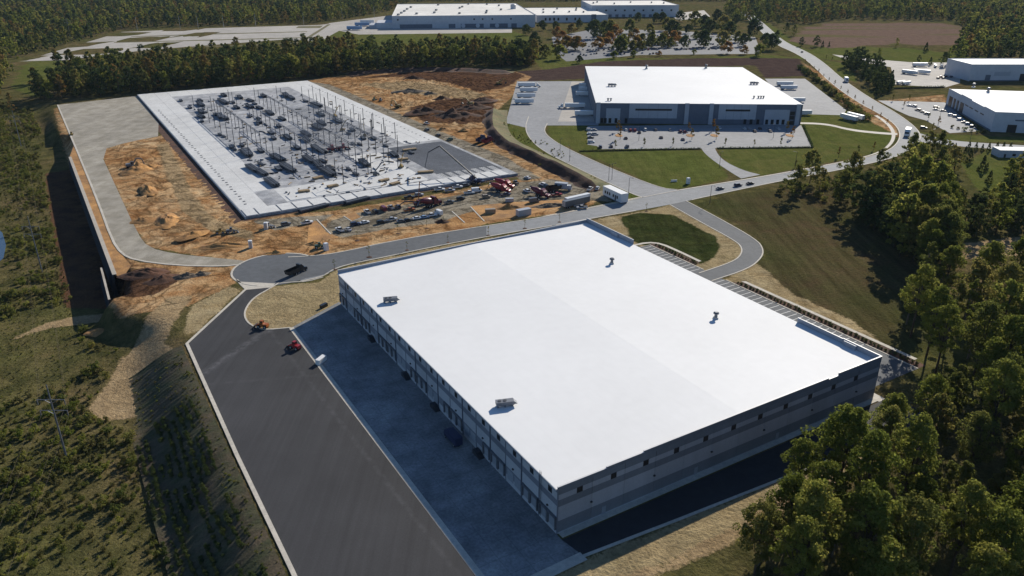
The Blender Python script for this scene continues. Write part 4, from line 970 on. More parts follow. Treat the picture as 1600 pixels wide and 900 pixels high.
def mixer_proto():
    pr = cab_parts(4.4); d = MB(); d.tube([(1.2, 0, 1.9), (.4, 0, 2.2), (-1.6, 0, 2.7), (-3.4, 0, 3.1), (-4.4, 0, 3.4)], [.7, 1.15, 1.3, .9, .5], 14)
    c = MB(); c.add([(-4.3, -.5, 3.9), (-4.3, .5, 3.9), (-5.2, .3, 4.1), (-5.2, -.3, 4.1), (-4.7, 0, 3.2)], [(0, 1, 4), (1, 2, 4), (2, 3, 4), (3, 0, 4)]); c.beam((-4.9, 0, 3.2), (-6.0, 0, 1.7), .5, .2)
    f = MB(); f.box(-4.6, 1.2, -.6, .6, 1.05, 1.4); f.beam((-3.6, -.7, 1.1), (-3.6, -.7, 2.6), .2); f.beam((-3.6, .7, 1.1), (-3.6, .7, 2.6), .2)
    return pr + [('drum', d.mesh('drum', 'paint_white', True), None, (0, 0, 0)), ('chute', c.mesh('chute', 'steel_grey'), None, (0, 0, 0)), ('frame', f.mesh('frame', 'steel_dark'), None, (0, 0, 0))]
MIXER = mixer_proto()
def excavator():
    t, hs, cb, g = MB(), MB(), MB(), MB()
    t.prism_y([(-2.2, .45), (-1.9, .05), (1.9, .05), (2.2, .45), (1.9, .9), (-1.9, .9)], -.35, .35); tm = t.mesh('track', 'rubber')
    hs.box(-2.3, 1.2, -1.35, 1.35, 1.0, 1.25); hs.box(-2.4, .1, -1.3, 1.3, 1.25, 2.2, 0, .1); cb.box(.0, 1.5, .35, 1.3, 1.25, 2.95, 0, .08); g.box(.2, 1.4, .33, 1.32, 1.9, 2.7)
    bo = MB(); bo.beam((.8, -.2, 1.5), (3.2, -.2, 4.6), .45, .6); bo.beam((3.2, -.2, 4.6), (5.6, -.2, 4.3), .4, .5)
    ar = MB(); ar.beam((5.6, -.2, 4.4), (6.4, -.2, 1.6), .35, .4); bk = MB(); bk.prism_y([(6.7, 1.7), (6.0, 1.5), (5.4, .7), (5.8, .3), (6.6, .5)], -.8, .4)
    return [('track', tm, None, (0, -1.2, 0)), ('track', tm, None, (0, 1.2, 0)), ('house', hs.mesh('house', 'paint_yellow'), None, (0, 0, 0)), ('cab', cb.mesh('cab', 'paint_yellow'), 2, (0, 0, 0)), ('cab_window', g.mesh('cab_window', 'glass_dark'), 2, (0, 0, 0)),
            ('boom', bo.mesh('boom', 'paint_yellow'), None, (0, 0, 0)), ('arm', ar.mesh('arm', 'paint_yellow'), None, (0, 0, 0)), ('bucket', bk.mesh('bucket', 'steel_dark'), None, (0, 0, 0))]
EXC = excavator()
def lift_proto():
    b = MB(); b.box(-1.5, 1.5, -.9, .9, .5, 1.3, 0, .1); t = MB(); t.box(-1.4, .6, -.7, .7, 1.32, 2.2, 0, .1)
    bo = MB(); bo.beam((-1.0, 0, 2.1), (4.2, 0, 6.8), .4, .45); bo.beam((4.2, 0, 6.8), (6.6, 0, 7.4), .28, .3)
    k = MB(); k.box(6.4, 7.6, -.9, .9, 6.9, 7.0)
    for y in (-.9, .9): k.beam((6.4, y, 8), (7.6, y, 8), .08)
    for x, y in ((6.4, -.9), (7.6, -.9), (6.4, .9), (7.6, .9)): k.beam((x, y, 6.9), (x, y, 8), .08)
    pr = [('chassis', b.mesh('chassis', 'paint_orange'), None, (0, 0, 0)), ('turntable', t.mesh('turntable', 'paint_orange'), None, (0, 0, 0)), ('boom', bo.mesh('boom', 'paint_orange'), None, (0, 0, 0)), ('basket', k.mesh('basket', 'steel_dark'), None, (0, 0, 0))]
    for x in (-1.1, 1.1):
        for y in (-.95, .95): pr.append(('wheel', WH_TRK, None, (x, y, .5)))
    return pr
LIFT = lift_proto()
def loader():
    b = MB(); b.box(-2.6, .3, -1.0, 1.0, .8, 2.0, 0, .1); c = MB(); c.box(-.8, .6, -.75, .75, 1.9, 3.3, 0, .1); g = MB(); g.box(-.75, .58, -.7, .7, 2.2, 3.0)
    a = MB(); a.beam((.3, -.7, 1.8), (3.0, -.7, .8), .25, .35); a.beam((.3, .7, 1.8), (3.0, .7, .8), .25, .35); k = MB(); k.prism_y([(2.9, .1), (3.9, .1), (3.3, .5), (3.1, 1.2), (2.8, 1.1)], -1.3, 1.3)
    pr = [('body', b.mesh('body', 'paint_yellow'), None, (0, 0, 0)), ('cab', c.mesh('cab', 'paint_yellow'), None, (0, 0, 0)), ('cab_window', g.mesh('cab_window', 'glass_dark'), 1, (0, 0, 0)), ('arm', a.mesh('arm', 'paint_yellow'), None, (0, 0, 0)), ('bucket', k.mesh('bucket', 'steel_dark'), None, (0, 0, 0))]
    for x in (-1.7, 1.2):
        for y in (-.95, .95): pr.append(('wheel', WH_BIG, None, (x, y, .75)))
    return pr
LOADER = loader()

def ang_px(p, q):
    a, b = P(*p), P(*q); return math.atan2(b.y - a.y, b.x - a.x)
def veh(proto, name, px, py, heading, label, cat, group=None, paint=None, z=0.02, sc=1.):
    q = P(px, py); q.z = z + gz(q.x, q.y); return spawn(proto, name, label, cat, group, q, heading, sc, paint)
A_EX, A_EY = TH, TH + math.pi / 2

# cars in the court before the slab
def cars(rows):
    for px, py, kind, colr, hd, lb, grp in rows: veh(CARS[kind], {'car': 'parked_car', 'suv': 'parked_car', 'van': 'parked_van', 'pickup': 'pickup_truck'}[kind], px, py, hd, lb, {'van': 'van', 'pickup': 'pickup'}.get(kind, 'car'), grp, 'paint_' + colr)
g1 = 'vehicles parked before the slab'
cars([(574, 333, 'pickup', 'white', A_EY, 'white pickup, leftmost in the row beside the dirt island', g1), (586, 332, 'suv', 'black', A_EY, 'black car between white pickup and maroon van before the slab', g1), (599, 329, 'van', 'maroon', A_EY, 'maroon van in the row before the slab', g1),
      (611, 326, 'pickup', 'silver', A_EY, 'silver pickup right of the maroon van before the slab', g1), (622, 325, 'suv', 'navy', A_EY, 'dark blue car at the right end of the row before the slab', g1),
      (531, 361, 'pickup', 'white', A_EY + .2, 'white pickup parked alone in the near corner of the gravel court', g1), (544, 360, 'car', 'silver', A_EY + .2, 'silver car next to the white pickup in the near corner of the court', g1),
      (596, 349, 'suv', 'black', A_EX, 'dark car standing alone in the middle of the gravel court', g1), (663, 341, 'car', 'lightblue', A_EX - .1, 'light blue car along the near side of the gravel court', g1), (652, 342.5, 'car', 'white', A_EX - .1, 'white car along the near side of the gravel court left of a blue one', g1),
      (685, 335, 'van', 'white', A_EY + .1, 'small white van at the right end of the near side of the court', g1), (627, 347, 'car', 'grey', A_EX - .1, 'dark grey car beside the orange dirt verge of the court', g1), (674, 338.5, 'pickup', 'white', A_EX - .1, 'white pickup on the near side of the court next to the blue car', g1),
      (687, 298, 'pickup', 'white', A_EX - .3, 'white pickup, left of two by the slab front edge', g1), (703, 299.5, 'pickup', 'silver', A_EX - .3, 'silver pickup, right of two by the slab front edge', g1),
      (922, 297, 'pickup', 'white', 1.1, 'white pickup beside the site office trailer', 'cars by the site office'), (934, 296, 'suv', 'silver', 1.2, 'silver car tucked against the site office trailer', 'cars by the site office'),
      (909, 326, 'pickup', 'silver', A_EX + math.pi - .35, 'silver pickup driving past the black and white box trailers', None), (1125, 296, 'car', 'grey', A_EX - .15, 'dark grey car on the main road near the hill', None), (1172, 288, 'car', 'black', A_EX - .1, 'black car on the main road under the trees', None), (1153, 291, 'suv', 'navy', A_EX - .1, 'dark car following the black car on the main road', None),
      (667, 194, 'pickup', 'white', 2.2, 'white pickup on the haul track right of the slab', 'cars on the haul track'), (667, 204, 'suv', 'grey', 2.2, 'dark grey car behind the white pickup on the haul track', 'cars on the haul track'), (684, 213, 'suv', 'black', 2.3, 'black car by the far right slab edge', 'cars on the haul track'), (703, 219, 'suv', 'green', 2.4, 'dark green car, lowest on the haul track', 'cars on the haul track'),
      (824, 279, 'car', 'white', 2.2, 'white car at the slab corner beyond the pump truck', None), (1253, 82, 'suv', 'black', ang_px((1265, 88), (1240, 78)), 'black car on the far stretch of the boulevard', None)])
g2 = 'vehicles along the front edge of the slab'
cars([(715, 294, 'pickup', 'white', A_EX - .2, 'white pickup left of the pump lorry by the slab edge', g2), (728, 291, 'suv', 'grey', A_EX, 'dark grey car next to the pump lorry', g2), (806, 287, 'pickup', 'grey', 1.9, 'grey pickup behind the red mixer lorries', g2),
      (823, 300, 'suv', 'white', 2.2, 'white car between the red mixers and the maroon mixer', g2), (790, 306, 'pickup', 'navy', .4, 'dark blue pickup in front of the red mixers', g2), (835, 316, 'van', 'grey', .4, 'grey van beside the small grey container', g2), (640, 330, 'pickup', 'orange', A_EX, 'orange pickup left of the maroon mixer', g2),
      (702, 318, 'pickup', 'grey', A_EX, 'grey pickup right of the maroon mixer', g2), (720, 312, 'suv', 'black', A_EX, 'black car on the open gravel right of the mixer', g2), (555, 352, 'suv', 'navy', A_EX, 'dark blue car in the lower left of the court', g2), (570, 349, 'car', 'white', A_EX, 'white car in the lower middle of the court', g2), (612, 345, 'pickup', 'silver', A_EX, 'silver pickup in the lower middle of the court', g2), (637, 345.5, 'car', 'black', A_EX, 'black car beside the clay verge of the court', g2), (733, 303, 'pickup', 'white', .2, 'white pickup in front of the pump lorry', g2), (760, 309, 'suv', 'tan', .3, 'tan car below the red mixers', g2), (745, 300, 'van', 'white', .3, 'white van close to the pump lorry', g2), (655, 306, 'suv', 'silver', A_EX - .3, 'silver car by the slab edge above the mixer', g2), (640, 310, 'pickup', 'black', A_EX - .3, 'black pickup by the slab edge above the row of cars', g2), (848, 290, 'suv', 'white', 2.3, 'white car behind the maroon mixer', g2), (870, 306, 'pickup', 'red', .3, 'red pickup below the tipper lorry', g2), (480, 350, 'pickup', 'white', A_EX, 'white pickup on the gravel at the left end of the court', g2), (447, 352, 'suv', 'grey', A_EX, 'grey car on the gravel before the slab corner', g2)])
# front car park of the second warehouse
fcp = [(921, 204, 'white', 0), (928, 204, 'silver', 0), (922, 210, 'white', 0), (930, 211, 'silver', 0), (923, 216, 'black', 0), (924, 223, 'white', 0), (978, 204, 'white', 1), (985, 205, 'red', 1), (992, 205, 'red', 1), (999, 208, 'black', 1), (1008, 204, 'white', 1), (1024, 204, 'grey', 1), (1047, 204, 'silver', 1), (1063, 207, 'maroon', 1), (1070, 207, 'red', 1),
       (978, 217, 'black', 2), (1033, 216, 'black', 2), (1067, 219, 'navy', 2), (938, 231, 'navy', 3), (955, 230, 'black', 3), (980, 230, 'grey', 3), (1124, 201, 'white', 4), (1163, 202, 'white', 4), (1170, 202, 'silver', 4), (1179, 206, 'black', 4), (1187, 202, 'black', 4), (1201, 203, 'silver', 4), (1203, 206, 'grey', 4), (1216, 202, 'white', 4)]
cnt = {}
seen = {}
for px, py, colr, row in fcp:
    seen.setdefault((row, colr), []).append((px, py))
for px, py, colr, row in sorted(fcp):
    where = ['in the left edge bay', 'in the back left row', 'in the middle aisle', 'in the hedge row', 'in the back right row'][row] + ' of the front car park'
    mates = seen[(row, colr)]; i = cnt.get((row, colr), 0); cnt[(row, colr)] = i + 1
    lb = f'{colr} car {where}' if len(mates) == 1 else f'{colr} car, {ORD[i]} {colr} from the left {where}'.replace(' of the front car park', ' of front car park')
    veh(CARS[random.choice(['car', 'suv', 'car'])], 'parked_car', px, py, (0 if row == 0 else math.pi / 2) + random.uniform(-.05, .05), lb, 'car', 'cars in the front car park', 'paint_' + colr)
# far car park: dense small cars
pc = ['white', 'silver', 'grey', 'black', 'red', 'blue', 'white', 'silver']
fa, fb = P(885, 90), P(1170, 80)
far_rows = [(58, 880, 1150, 'topmost'), (65, 878, 1165, 'second'), (73, 876, 1175, 'third'), (79, 880, 1165, 'fourth'), (86, 890, 1040, 'lowest')]
for py, x0, x1, nm in far_rows:
    x = x0; k = {}
    while x < x1:
        x += random.choice([3.5, 4, 5, 7.5, 12])
        colr = random.choice(pc); q = P(x, py - (x - x0) * .012)
        if x > x1: break
        veh(CARS[random.choice(['car', 'suv'])], 'parked_car', x, py - (x - x0) * .012 + random.uniform(-1.6, 1.6), math.pi / 2, f'{colr} car, {nm} row of far car park', 'car', f'{colr} cars in the {nm} row of the far car park', 'paint_' + colr)
# cars by the right-hand building
rc = [(1421, 166, 'white'), (1428, 167, 'silver'), (1434, 173, 'black'), (1442, 176, 'black'), (1448, 179, 'grey'), (1463, 169, 'black'), (1473, 174, 'grey'), (1486, 181, 'white'), (1493, 183, 'silver'), (1507, 192, 'grey'), (1513, 195, 'silver'), (1520, 199, 'black'), (1462, 172, 'silver'), (1500, 188, 'white'), (1443, 201, 'grey')]
for i, (px, py, colr) in enumerate(rc):
    side = 'beside the verge' if i < 5 else ('on the lawn' if i == 14 else 'along the shaded wall')
    j = [t for t in rc[:i] if t[2] == colr]
    veh(CARS['suv' if i % 3 else 'car'], 'parked_car', px, py, -.3 if i > 4 else 2.2, f'{colr} car {side} in the right-hand car park' + (f', {ORD[len(j)]} {colr} one there' if j else ''), 'car', 'cars by the right-hand building', 'paint_' + colr)

# trailers and lorries
gt = 'trailers on the left of the truck court'
for i, (px, py) in enumerate(((828, 136), (826, 144), (822, 153), (819, 162))):
    q = P(px, py)
    if i == 0: spawn(SEMI, 'semi_truck', 'white lorry with its cab, topmost in the row at the left of the truck court', 'truck', None, (q.x, q.y, .03), 0, 1., 'paint_white')
    else: spawn(TRAILER, 'semi_trailer', ['', 'white trailer just below the lorry in the left row of the court', 'white trailer, third from the top in the left row of the court', 'white trailer, lowest in the left row of the court'][i], 'trailer', gt, (q.x, q.y, .03), 0, 1., 'paint_white')
for i, (px, py) in enumerate(((918, 137), (918, 143), (914, 150), (914, 181))):
    q = P(px, py); spawn(TRAILER, 'semi_trailer', 'white trailer backed to the second warehouse dock, ' + ('topmost', 'second from the top', 'third from the top', 'lowest, near the lawn')[i], 'trailer', 'trailers at the second warehouse docks', (q.x, q.y, .03), math.pi, 1., 'paint_white')
q = P(892, 169); spawn(SEMI, 'semi_truck', 'lorry with dark cab pulling away from the second warehouse docks', 'truck', None, (q.x, q.y, .03), math.pi, 1., 'paint_white')
for i, (px, py) in enumerate(((1252, 180), (1243, 160), (1232, 140), (1226, 134))):
    q = P(px, py); spawn(TRAILER, 'semi_trailer', 'trailer at the right docks of the second warehouse, ' + ('lowest, by the lawn', 'second from below', 'third from below', 'topmost')[i], 'trailer', 'trailers at the right docks', (q.x, q.y, .03), 0, .95, 'paint_white')
for i, (px, py) in enumerate(((1326, 188), (1336, 186))):
    veh(TRAILER, 'semi_trailer', px, py, 1.95, 'white trailer parked on the lawn edge by the boulevard, ' + ('left of the pair', 'right of the pair')[i], 'trailer', 'pair of trailers by the boulevard', 'paint_white')
veh(BOXTRUCK, 'box_truck', 1417, 212, ang_px((1420, 205), (1408, 228)), 'white box lorry rounding the boulevard bend', 'truck', None, 'paint_white', sc=1.35)
veh(BOXTRUCK, 'box_truck', 1322, 128, ang_px((1312, 120), (1332, 138)), 'white box lorry on the straight boulevard stretch', 'truck', None, 'paint_white', sc=1.2)
for i, (px, py, hd, lb) in enumerate(((1437, 104, 0, 'long pale trailer along the lawn at the back of the truck yard'), (1421, 116, -.9, 'trailer standing askew at the left of the truck yard'), (1440, 115, -.7, 'trailer standing askew at the middle of the truck yard'),
                                  (1461, 105, 1.2, 'box trailer, left of three below the hedge trees'), (1471, 105, 1.2, 'box trailer, middle of three below the hedge trees'), (1482, 106, 1.2, 'box trailer, right of three below the hedge trees'), (1407, 131, .5, 'low trailer at the near left corner of the truck yard'), (1416, 132, .5, 'low trailer at the near edge of the truck yard'))):
    veh(TRAILER, 'semi_trailer', px, py, hd, lb, 'trailer', 'trailers in the truck yard', 'paint_white', sc=1. if i < 3 else .7)
for i in range(6): veh(CARS['suv'], 'parked_car', 1466 + i * 4, 123 - (i % 2) * 2, .6, f'{ORD[i]} dark car from the left before the long far-right building', 'car', 'cars before the far-right building', 'paint_' + ('black', 'red', 'grey', 'black', 'silver', 'navy')[i])
for i, (px, py) in enumerate(((554, 47), (566, 41), (574, 37))):
    veh(TRAILER, 'semi_trailer', px, py, .05, 'pale trailer on the lot left of the far factory, ' + ('nearest', 'middle', 'farthest')[i], 'trailer', 'trailers left of the far factory', 'paint_lightblue' if i < 2 else 'paint_white', sc=1.5)

# site office, containers and site plant
of = [MB() for _ in range(4)]
of[0].box(-8.5, 8.5, -2.2, 2.2, .5, 4.3); of[1].box(-8.6, 8.6, -2.3, 2.3, 4.3, 4.55); of[2].box(-8, 8, -2, 2, 0, .5)
OFFICE = [('wall', of[0].mesh('wall', 'paint_white'), None, (0, 0, 0)), ('roof', of[1].mesh('roof', 'roof_membrane'), None, (0, 0, 0)), ('skirting', of[2].mesh('skirting', 'wall_slate'), None, (0, 0, 0))]
wm = MB(); wm.box(-.6, .6, -.06, .02, 1.6, 2.9); wmm = wm.mesh('window', 'glass_dark'); dmm = MB(); dmm.box(-.5, .5, -.06, .02, .55, 2.9); dmm = dmm.mesh('door', 'frame_dark')
for x in (-6, -2, 1.5, 5): OFFICE.append(('window', wmm, None, (x, -2.2, 0)))
OFFICE.append(('door', dmm, None, (3.4, -2.2, 0))); OFFICE.append(('window', wmm, None, (-4, -2.2, 0)))
hd = ang_px((947, 303), (979, 318))
q = P(961, 311); spawn(OFFICE, 'office_trailer', 'long white site office trailer beside the main road junction', 'office trailer', None, q, hd, (1, 1, 1.15))
hd2 = ang_px((886, 327), (916, 320))
veh(TRAILER, 'semi_trailer', 900, 322, hd2, 'dark sided white roofed trailer parked beside the main road', 'trailer', 'trailers along the main road', 'paint_grey')
veh(TRAILER, 'semi_trailer', 902, 317, hd2, 'pale trailer behind the dark one beside the main road', 'trailer', 'trailers along the main road', 'paint_white', sc=.95)
ct = MB(); ct.box(-3.0, 3.0, -1.22, 1.22, .05, 2.6)
for i in range(15): ct.box(-2.9 + i * .4, -2.75 + i * .4, -1.25, 1.25, .15, 2.5)
cdr = MB(); cdr.box(3.0, 3.05, -1.15, -.03, .15, 2.5); cdr.box(3.0, 3.05, .03, 1.15, .15, 2.5)
CONT = [('shell', ct.mesh('shell', 'paint_white'), None, (0, 0, 0)), ('door', cdr.mesh('door', 'galv'), None, (0, 0, 0))]
veh(CONT, 'shipping_container', 818, 336, hd2 - .1, 'pale blue grey container standing beside the road near the slab', 'container', None, 'paint_silver', sc=1.2)
veh(CONT, 'shipping_container', 766, 333, .2, 'tan container on the dirt island by the road', 'container', None, 'paint_tan', sc=.85)
veh(CONT, 'shipping_container', 796, 315, .15, 'small grey container on the gravel between the lorries', 'container', None, 'paint_silver', sc=.7)
veh(CONT, 'shipping_container', 502, 566, 1.2, 'small white container on the edge of the shaded dock apron', 'container', None, 'paint_white', sc=.65)
veh(CONT, 'shipping_container', 506, 480, 1.0, 'small dark bin beside the far dock corner', 'bin', None, 'paint_black', sc=.5)
veh(DUMP, 'dump_truck', 463, 428, ang_px((448, 434), (478, 421)), 'black tipper lorry standing on the turning circle', 'truck', None, 'paint_black')
veh(MIXER, 'mixer_truck', 672, 323, ang_px((655, 325), (688, 316)), 'maroon and white concrete mixer lorry in the gravel court', 'mixer truck', None, 'paint_maroon', sc=1.35)
veh(MIXER, 'mixer_truck', 781, 300, ang_px((765, 298), (795, 302)), 'red mixer lorry, front one behind the pump truck', 'mixer truck', 'mixer lorries by the slab corner', 'paint_red', sc=1.2)
veh(MIXER, 'mixer_truck', 787, 293, ang_px((770, 290), (800, 294)), 'red mixer lorry, rear one beside the slab corner', 'mixer truck', 'mixer lorries by the slab corner', 'paint_red', sc=1.2)
veh(MIXER, 'mixer_truck', 843, 307, ang_px((830, 304), (856, 309)), 'maroon mixer lorry facing the site office', 'mixer truck', None, 'paint_maroon', sc=1.2)
veh(DUMP, 'dump_truck', 860, 300, ang_px((880, 298), (845, 302)), 'black tipper lorry between the mixer and the grey tank lorry', 'truck', None, 'paint_black', sc=1.2)
veh(BOXTRUCK, 'box_truck', 880, 297, ang_px((868, 296), (892, 298)), 'grey box lorry on the gravel left of the office trailer', 'truck', None, 'paint_silver', sc=1.1)
veh(DUMP, 'dump_truck', 752, 222, 1.2, 'dark tipper lorry at the foot of the grass bank, left of two', 'truck', 'lorries at the grass bank', 'paint_navy', sc=1.2)
veh(DUMP, 'dump_truck', 762, 224, 1.1, 'dark red tipper lorry at the foot of the grass bank, right of two', 'truck', 'lorries at the grass bank', 'paint_maroon', sc=1.2)
for (px, py, hd_, lb) in ((622, 169, 2.6, 'excavator digging right of the far slab corner'), (735, 166, 2.9, 'excavator working on the dark soil heap'), (780, 132, .5, 'small excavator at the orange cut beyond the dark soil'), (205, 262, .4, 'small excavator by the spoil heap inside the gravel loop')):
    veh(EXC, 'excavator', px, py, hd_, lb, 'excavator', 'excavators on the site', 'paint_' + ('yellow' if px > 300 else 'grey'), sc=1.15)
for (px, py, hd_, colr, lb) in ((461, 545, 2.6, 'red', 'red and dark loader standing on the asphalt yard'), (410, 512, 2.9, 'orange', 'orange loader at the edge of the straw covered island'), (112, 211, 2.0, 'yellow', 'yellow loader on the left kerb of the gravel road'),
                           (345, 365, .3, 'yellow', 'dozer on the orange clay, left of two near the gravel loop'), (362, 364, .3, 'grey', 'dozer on the orange clay, right of two near the gravel loop'), (570, 365 - 30, 0, 'yellow', 'x'), (585, 157, 1.2, 'green', 'green tractor on the haul ground beyond the slab'),
                           (595, 158, 1.5, 'grey', 'dark loader beside the green tractor beyond the slab'), (420, 356, .2, 'silver', 'small dark roller on the gravel near the slab front corner'), (500, 388, .2, 'green', 'small green roller on the clay verge of the main road')):
    if lb != 'x': veh(LOADER, 'wheel_loader', px, py, hd_, lb, 'loader', 'loaders on the site', 'paint_' + colr, sc=.85)
for (px, py, hd_, lb) in ((535, 205, 1.0, 'boom lift with raised arm near the slab middle'), (524, 183, 1.2, 'boom lift left of another beyond the slab middle'), (627, 262, 1.4, 'yellow boom lift next to the rebar field'), (570, 213, 1.8, 'boom lift among the columns on the right of the slab'), (588, 274, .7, 'dark boom lift in the littered part of the slab')):
    q = P(px, py, SZ); q.z = SZ + .06; spawn(LIFT, 'boom_lift', lb, 'boom lift', 'boom lifts on the slab', q, hd_, 1.0, 'paint_yellow' if px != 588 else 'paint_grey')
for (px, py, lb) in ((520, 236, 'red telehandler in the littered slab middle'), (537, 234, 'dark red telehandler right of the other in the slab middle')):
    q = P(px, py, SZ); q.z = SZ + .06; spawn(LOADER, 'telehandler', lb, 'telehandler', 'telehandlers on the slab', q, .5, 1.2, 'paint_red')
# dark service vehicle with trailer in the shade of the dock wall
veh(BOXTRUCK, 'box_truck', 708, 690, A_EY, 'dark service lorry standing in the shade of the dock wall', 'truck', None, 'paint_navy', sc=.85)
# concrete pump with its folded-out boom over the slab
pr = cab_parts(4.6); bd = MB(); bd.box(-4.5, .9, -1.1, 1.1, 1.06, 1.8); bd.box(-3, -1, -.8, .8, 1.8, 2.6)
ot = MB()
for x, y in ((-4, -3.2), (-4, 3.2), (1, -3.4), (1, 3.4)): ot.beam((x, 0, 1.2), (x, y, 1.0), .3); ot.beam((x, y, 1.0), (x, y, 0), .2); ot.box(x - .4, x + .4, y - .4, y + .4, 0, .08)
base = P(744, 286); hd_ = ang_px((760, 288), (735, 284))
pump = spawn(pr + [('pump_body', bd.mesh('pump_body', 'paint_navy'), None, (0, 0, 0)), ('outrigger', ot.mesh('outrigger', 'steel_dark'), None, (0, 0, 0))], 'pump_truck', 'concrete pump lorry with boom reaching over the slab', 'pump truck', None, base, hd_, 1.15, 'paint_navy')
inv = pump.matrix_basis.inverted()
def above(px, py, ref):   # point on the pixel's line of sight, in the upright plane through ref that faces the camera
    u, v = (px - 800) / FPX, (450 - py) / FPX
    d = Vector((u, math.cos(PITCH) + v * math.sin(PITCH), -math.sin(PITCH) + v * math.cos(PITCH))); t = ref.y / d.y; return Vector((d.x * t, ref.y, CAM_H + d.z * t))
j0 = base + Vector((0, 0, 3)); j1 = above(687, 228, base + Vector((0, 16, 0))); j2 = above(669, 238, base + Vector((0, 24, 0))); j3 = above(664, 262, base + Vector((0, 24, 0)))
for nm, a_, c_, w_ in (('boom_section', j0, j1, .55), ('boom_section', j1, j2, .4), ('hose', j2, j3, .2)):
    b = MB(); b.beam(inv @ a_, inv @ c_, w_, w_ * 1.1); obj(nm, b.mesh(nm, 'steel_dark'), pump)
# crane arm on the red mixer's neighbour: small red mobile crane
cr = MB(); cr.beam((0, 0, 1.8), (-9, -2, 4.2), .45, .5); cr.beam((-9, -2, 4.2), (-13, -3, 3.2), .35, .35); cm_ = MB(); cm_.beam((0, .5, 2), (1.5, 1, 11), .3)
q = P(655, 321)
crane = spawn([('chassis', bd.mesh('chassis', 'paint_maroon'), None, (2, 0, 0)), ('boom', cr.mesh('boom', 'steel_dark'), None, (0, 0, 0)), ('mast', cm_.mesh('mast', 'paint_orange'), None, (0, 0, 0)), ('wheel', WH_BIG, None, (3, 1, .75)), ('wheel', WH_BIG, None, (3, -1, .75)), ('wheel', WH_BIG, None, (-1.5, 1, .75)), ('wheel', WH_BIG, None, (-1.5, -1, .75))],
              'mobile_crane', 'small maroon mobile crane with its dark arm lowered over the gravel court', 'crane', None, q, .7, 1.1)
tl = MB(); tl.box(-.6, .6, -.6, .6, 0, 2.2, 0, .03); tr = MB(); tr.box(-.62, .62, -.62, .62, 2.2, 2.4, 0, .1); td = MB(); td.box(.6, .64, -.4, .4, .15, 2.0)
TOI = [('cabin', tl.mesh('cabin', 'paint_tan'), None, (0, 0, 0)), ('roof', tr.mesh('roof', 'paint_white'), None, (0, 0, 0)), ('door', td.mesh('door', 'galv'), 0, (0, 0, 0))]
for px, py, lb in ((392, 387, 'white portable toilet at the clay verge by the turning circle'), (416, 358, 'portable toilet on the gravel before the slab corner'), (510, 391, 'pale portable toilet beside the small green roller'), (1075, 287, 'small white cabin on the lawn by the main road')):
    veh(TOI, 'portable_toilet', px, py, random.random() * 6, lb, 'toilet', None, 'paint_white', sc=1.4)
# ------------------------------------------------------------------ plants
def leaf_mat(name, c1, c2, c3, trans=.35):
    m = bpy.data.materials.new(name); m.use_nodes = True; MATS[name] = m; nt = m.node_tree; nt.nodes.clear()
    out = node(nt, 'ShaderNodeOutputMaterial'); rnd = node(nt, 'ShaderNodeObjectInfo').outputs['Random']
    t = node(nt, 'ShaderNodeAttribute', attribute_name='tint').outputs['Fac']
    k = math_(nt, 'ADD', math_(nt, 'MULTIPLY', t, .55), math_(nt, 'MULTIPLY', rnd, .45))
    cr = node(nt, 'ShaderNodeValToRGB'); nt.links.new(k, cr.inputs[0])
    cr.color_ramp.elements[0].position = .2; cr.color_ramp.elements[0].color = c1 + (1,); cr.color_ramp.elements[1].position = .85; cr.color_ramp.elements[1].color = c3 + (1,)
    e_ = cr.color_ramp.elements.new(.5); e_.color = c2 + (1,)
    d = node(nt, 'ShaderNodeBsdfDiffuse'); tr = node(nt, 'ShaderNodeBsdfTranslucent'); mx = node(nt, 'ShaderNodeMixShader'); mx.inputs[0].default_value = trans
    nt.links.new(cr.outputs[0], d.inputs[0]); nt.links.new(cr.outputs[0], tr.inputs[0]); nt.links.new(d.outputs[0], mx.inputs[1]); nt.links.new(tr.outputs[0], mx.inputs[2]); nt.links.new(mx.outputs[0], out.inputs[0])
leaf_mat('leaf_green', (.115, .14, .028), (.19, .21, .042), (.31, .29, .07), .55)
leaf_mat('leaf_dark', (.050, .074, .028), (.075, .10, .034), (.12, .135, .042), .45)
leaf_mat('leaf_mixed', (.11, .13, .034), (.175, .18, .046), (.27, .225, .072), .55)
leaf_mat('leaf_autumn', (.18, .155, .045), (.27, .17, .05), (.33, .15, .05), .5)
leaf_mat('leaf_scrub', (.070, .078, .026), (.13, .125, .042), (.21, .175, .075), .45)
leaf_mat('leaf_gold', (.11, .12, .036), (.20, .16, .05), (.26, .15, .05), .5)
mat('bark', (.075, .058, .042), .95, .2, (.5, 2., 8.))
mat('bark_pale', (.16, .14, .115), .95, .2, (.5, 2., 8.))

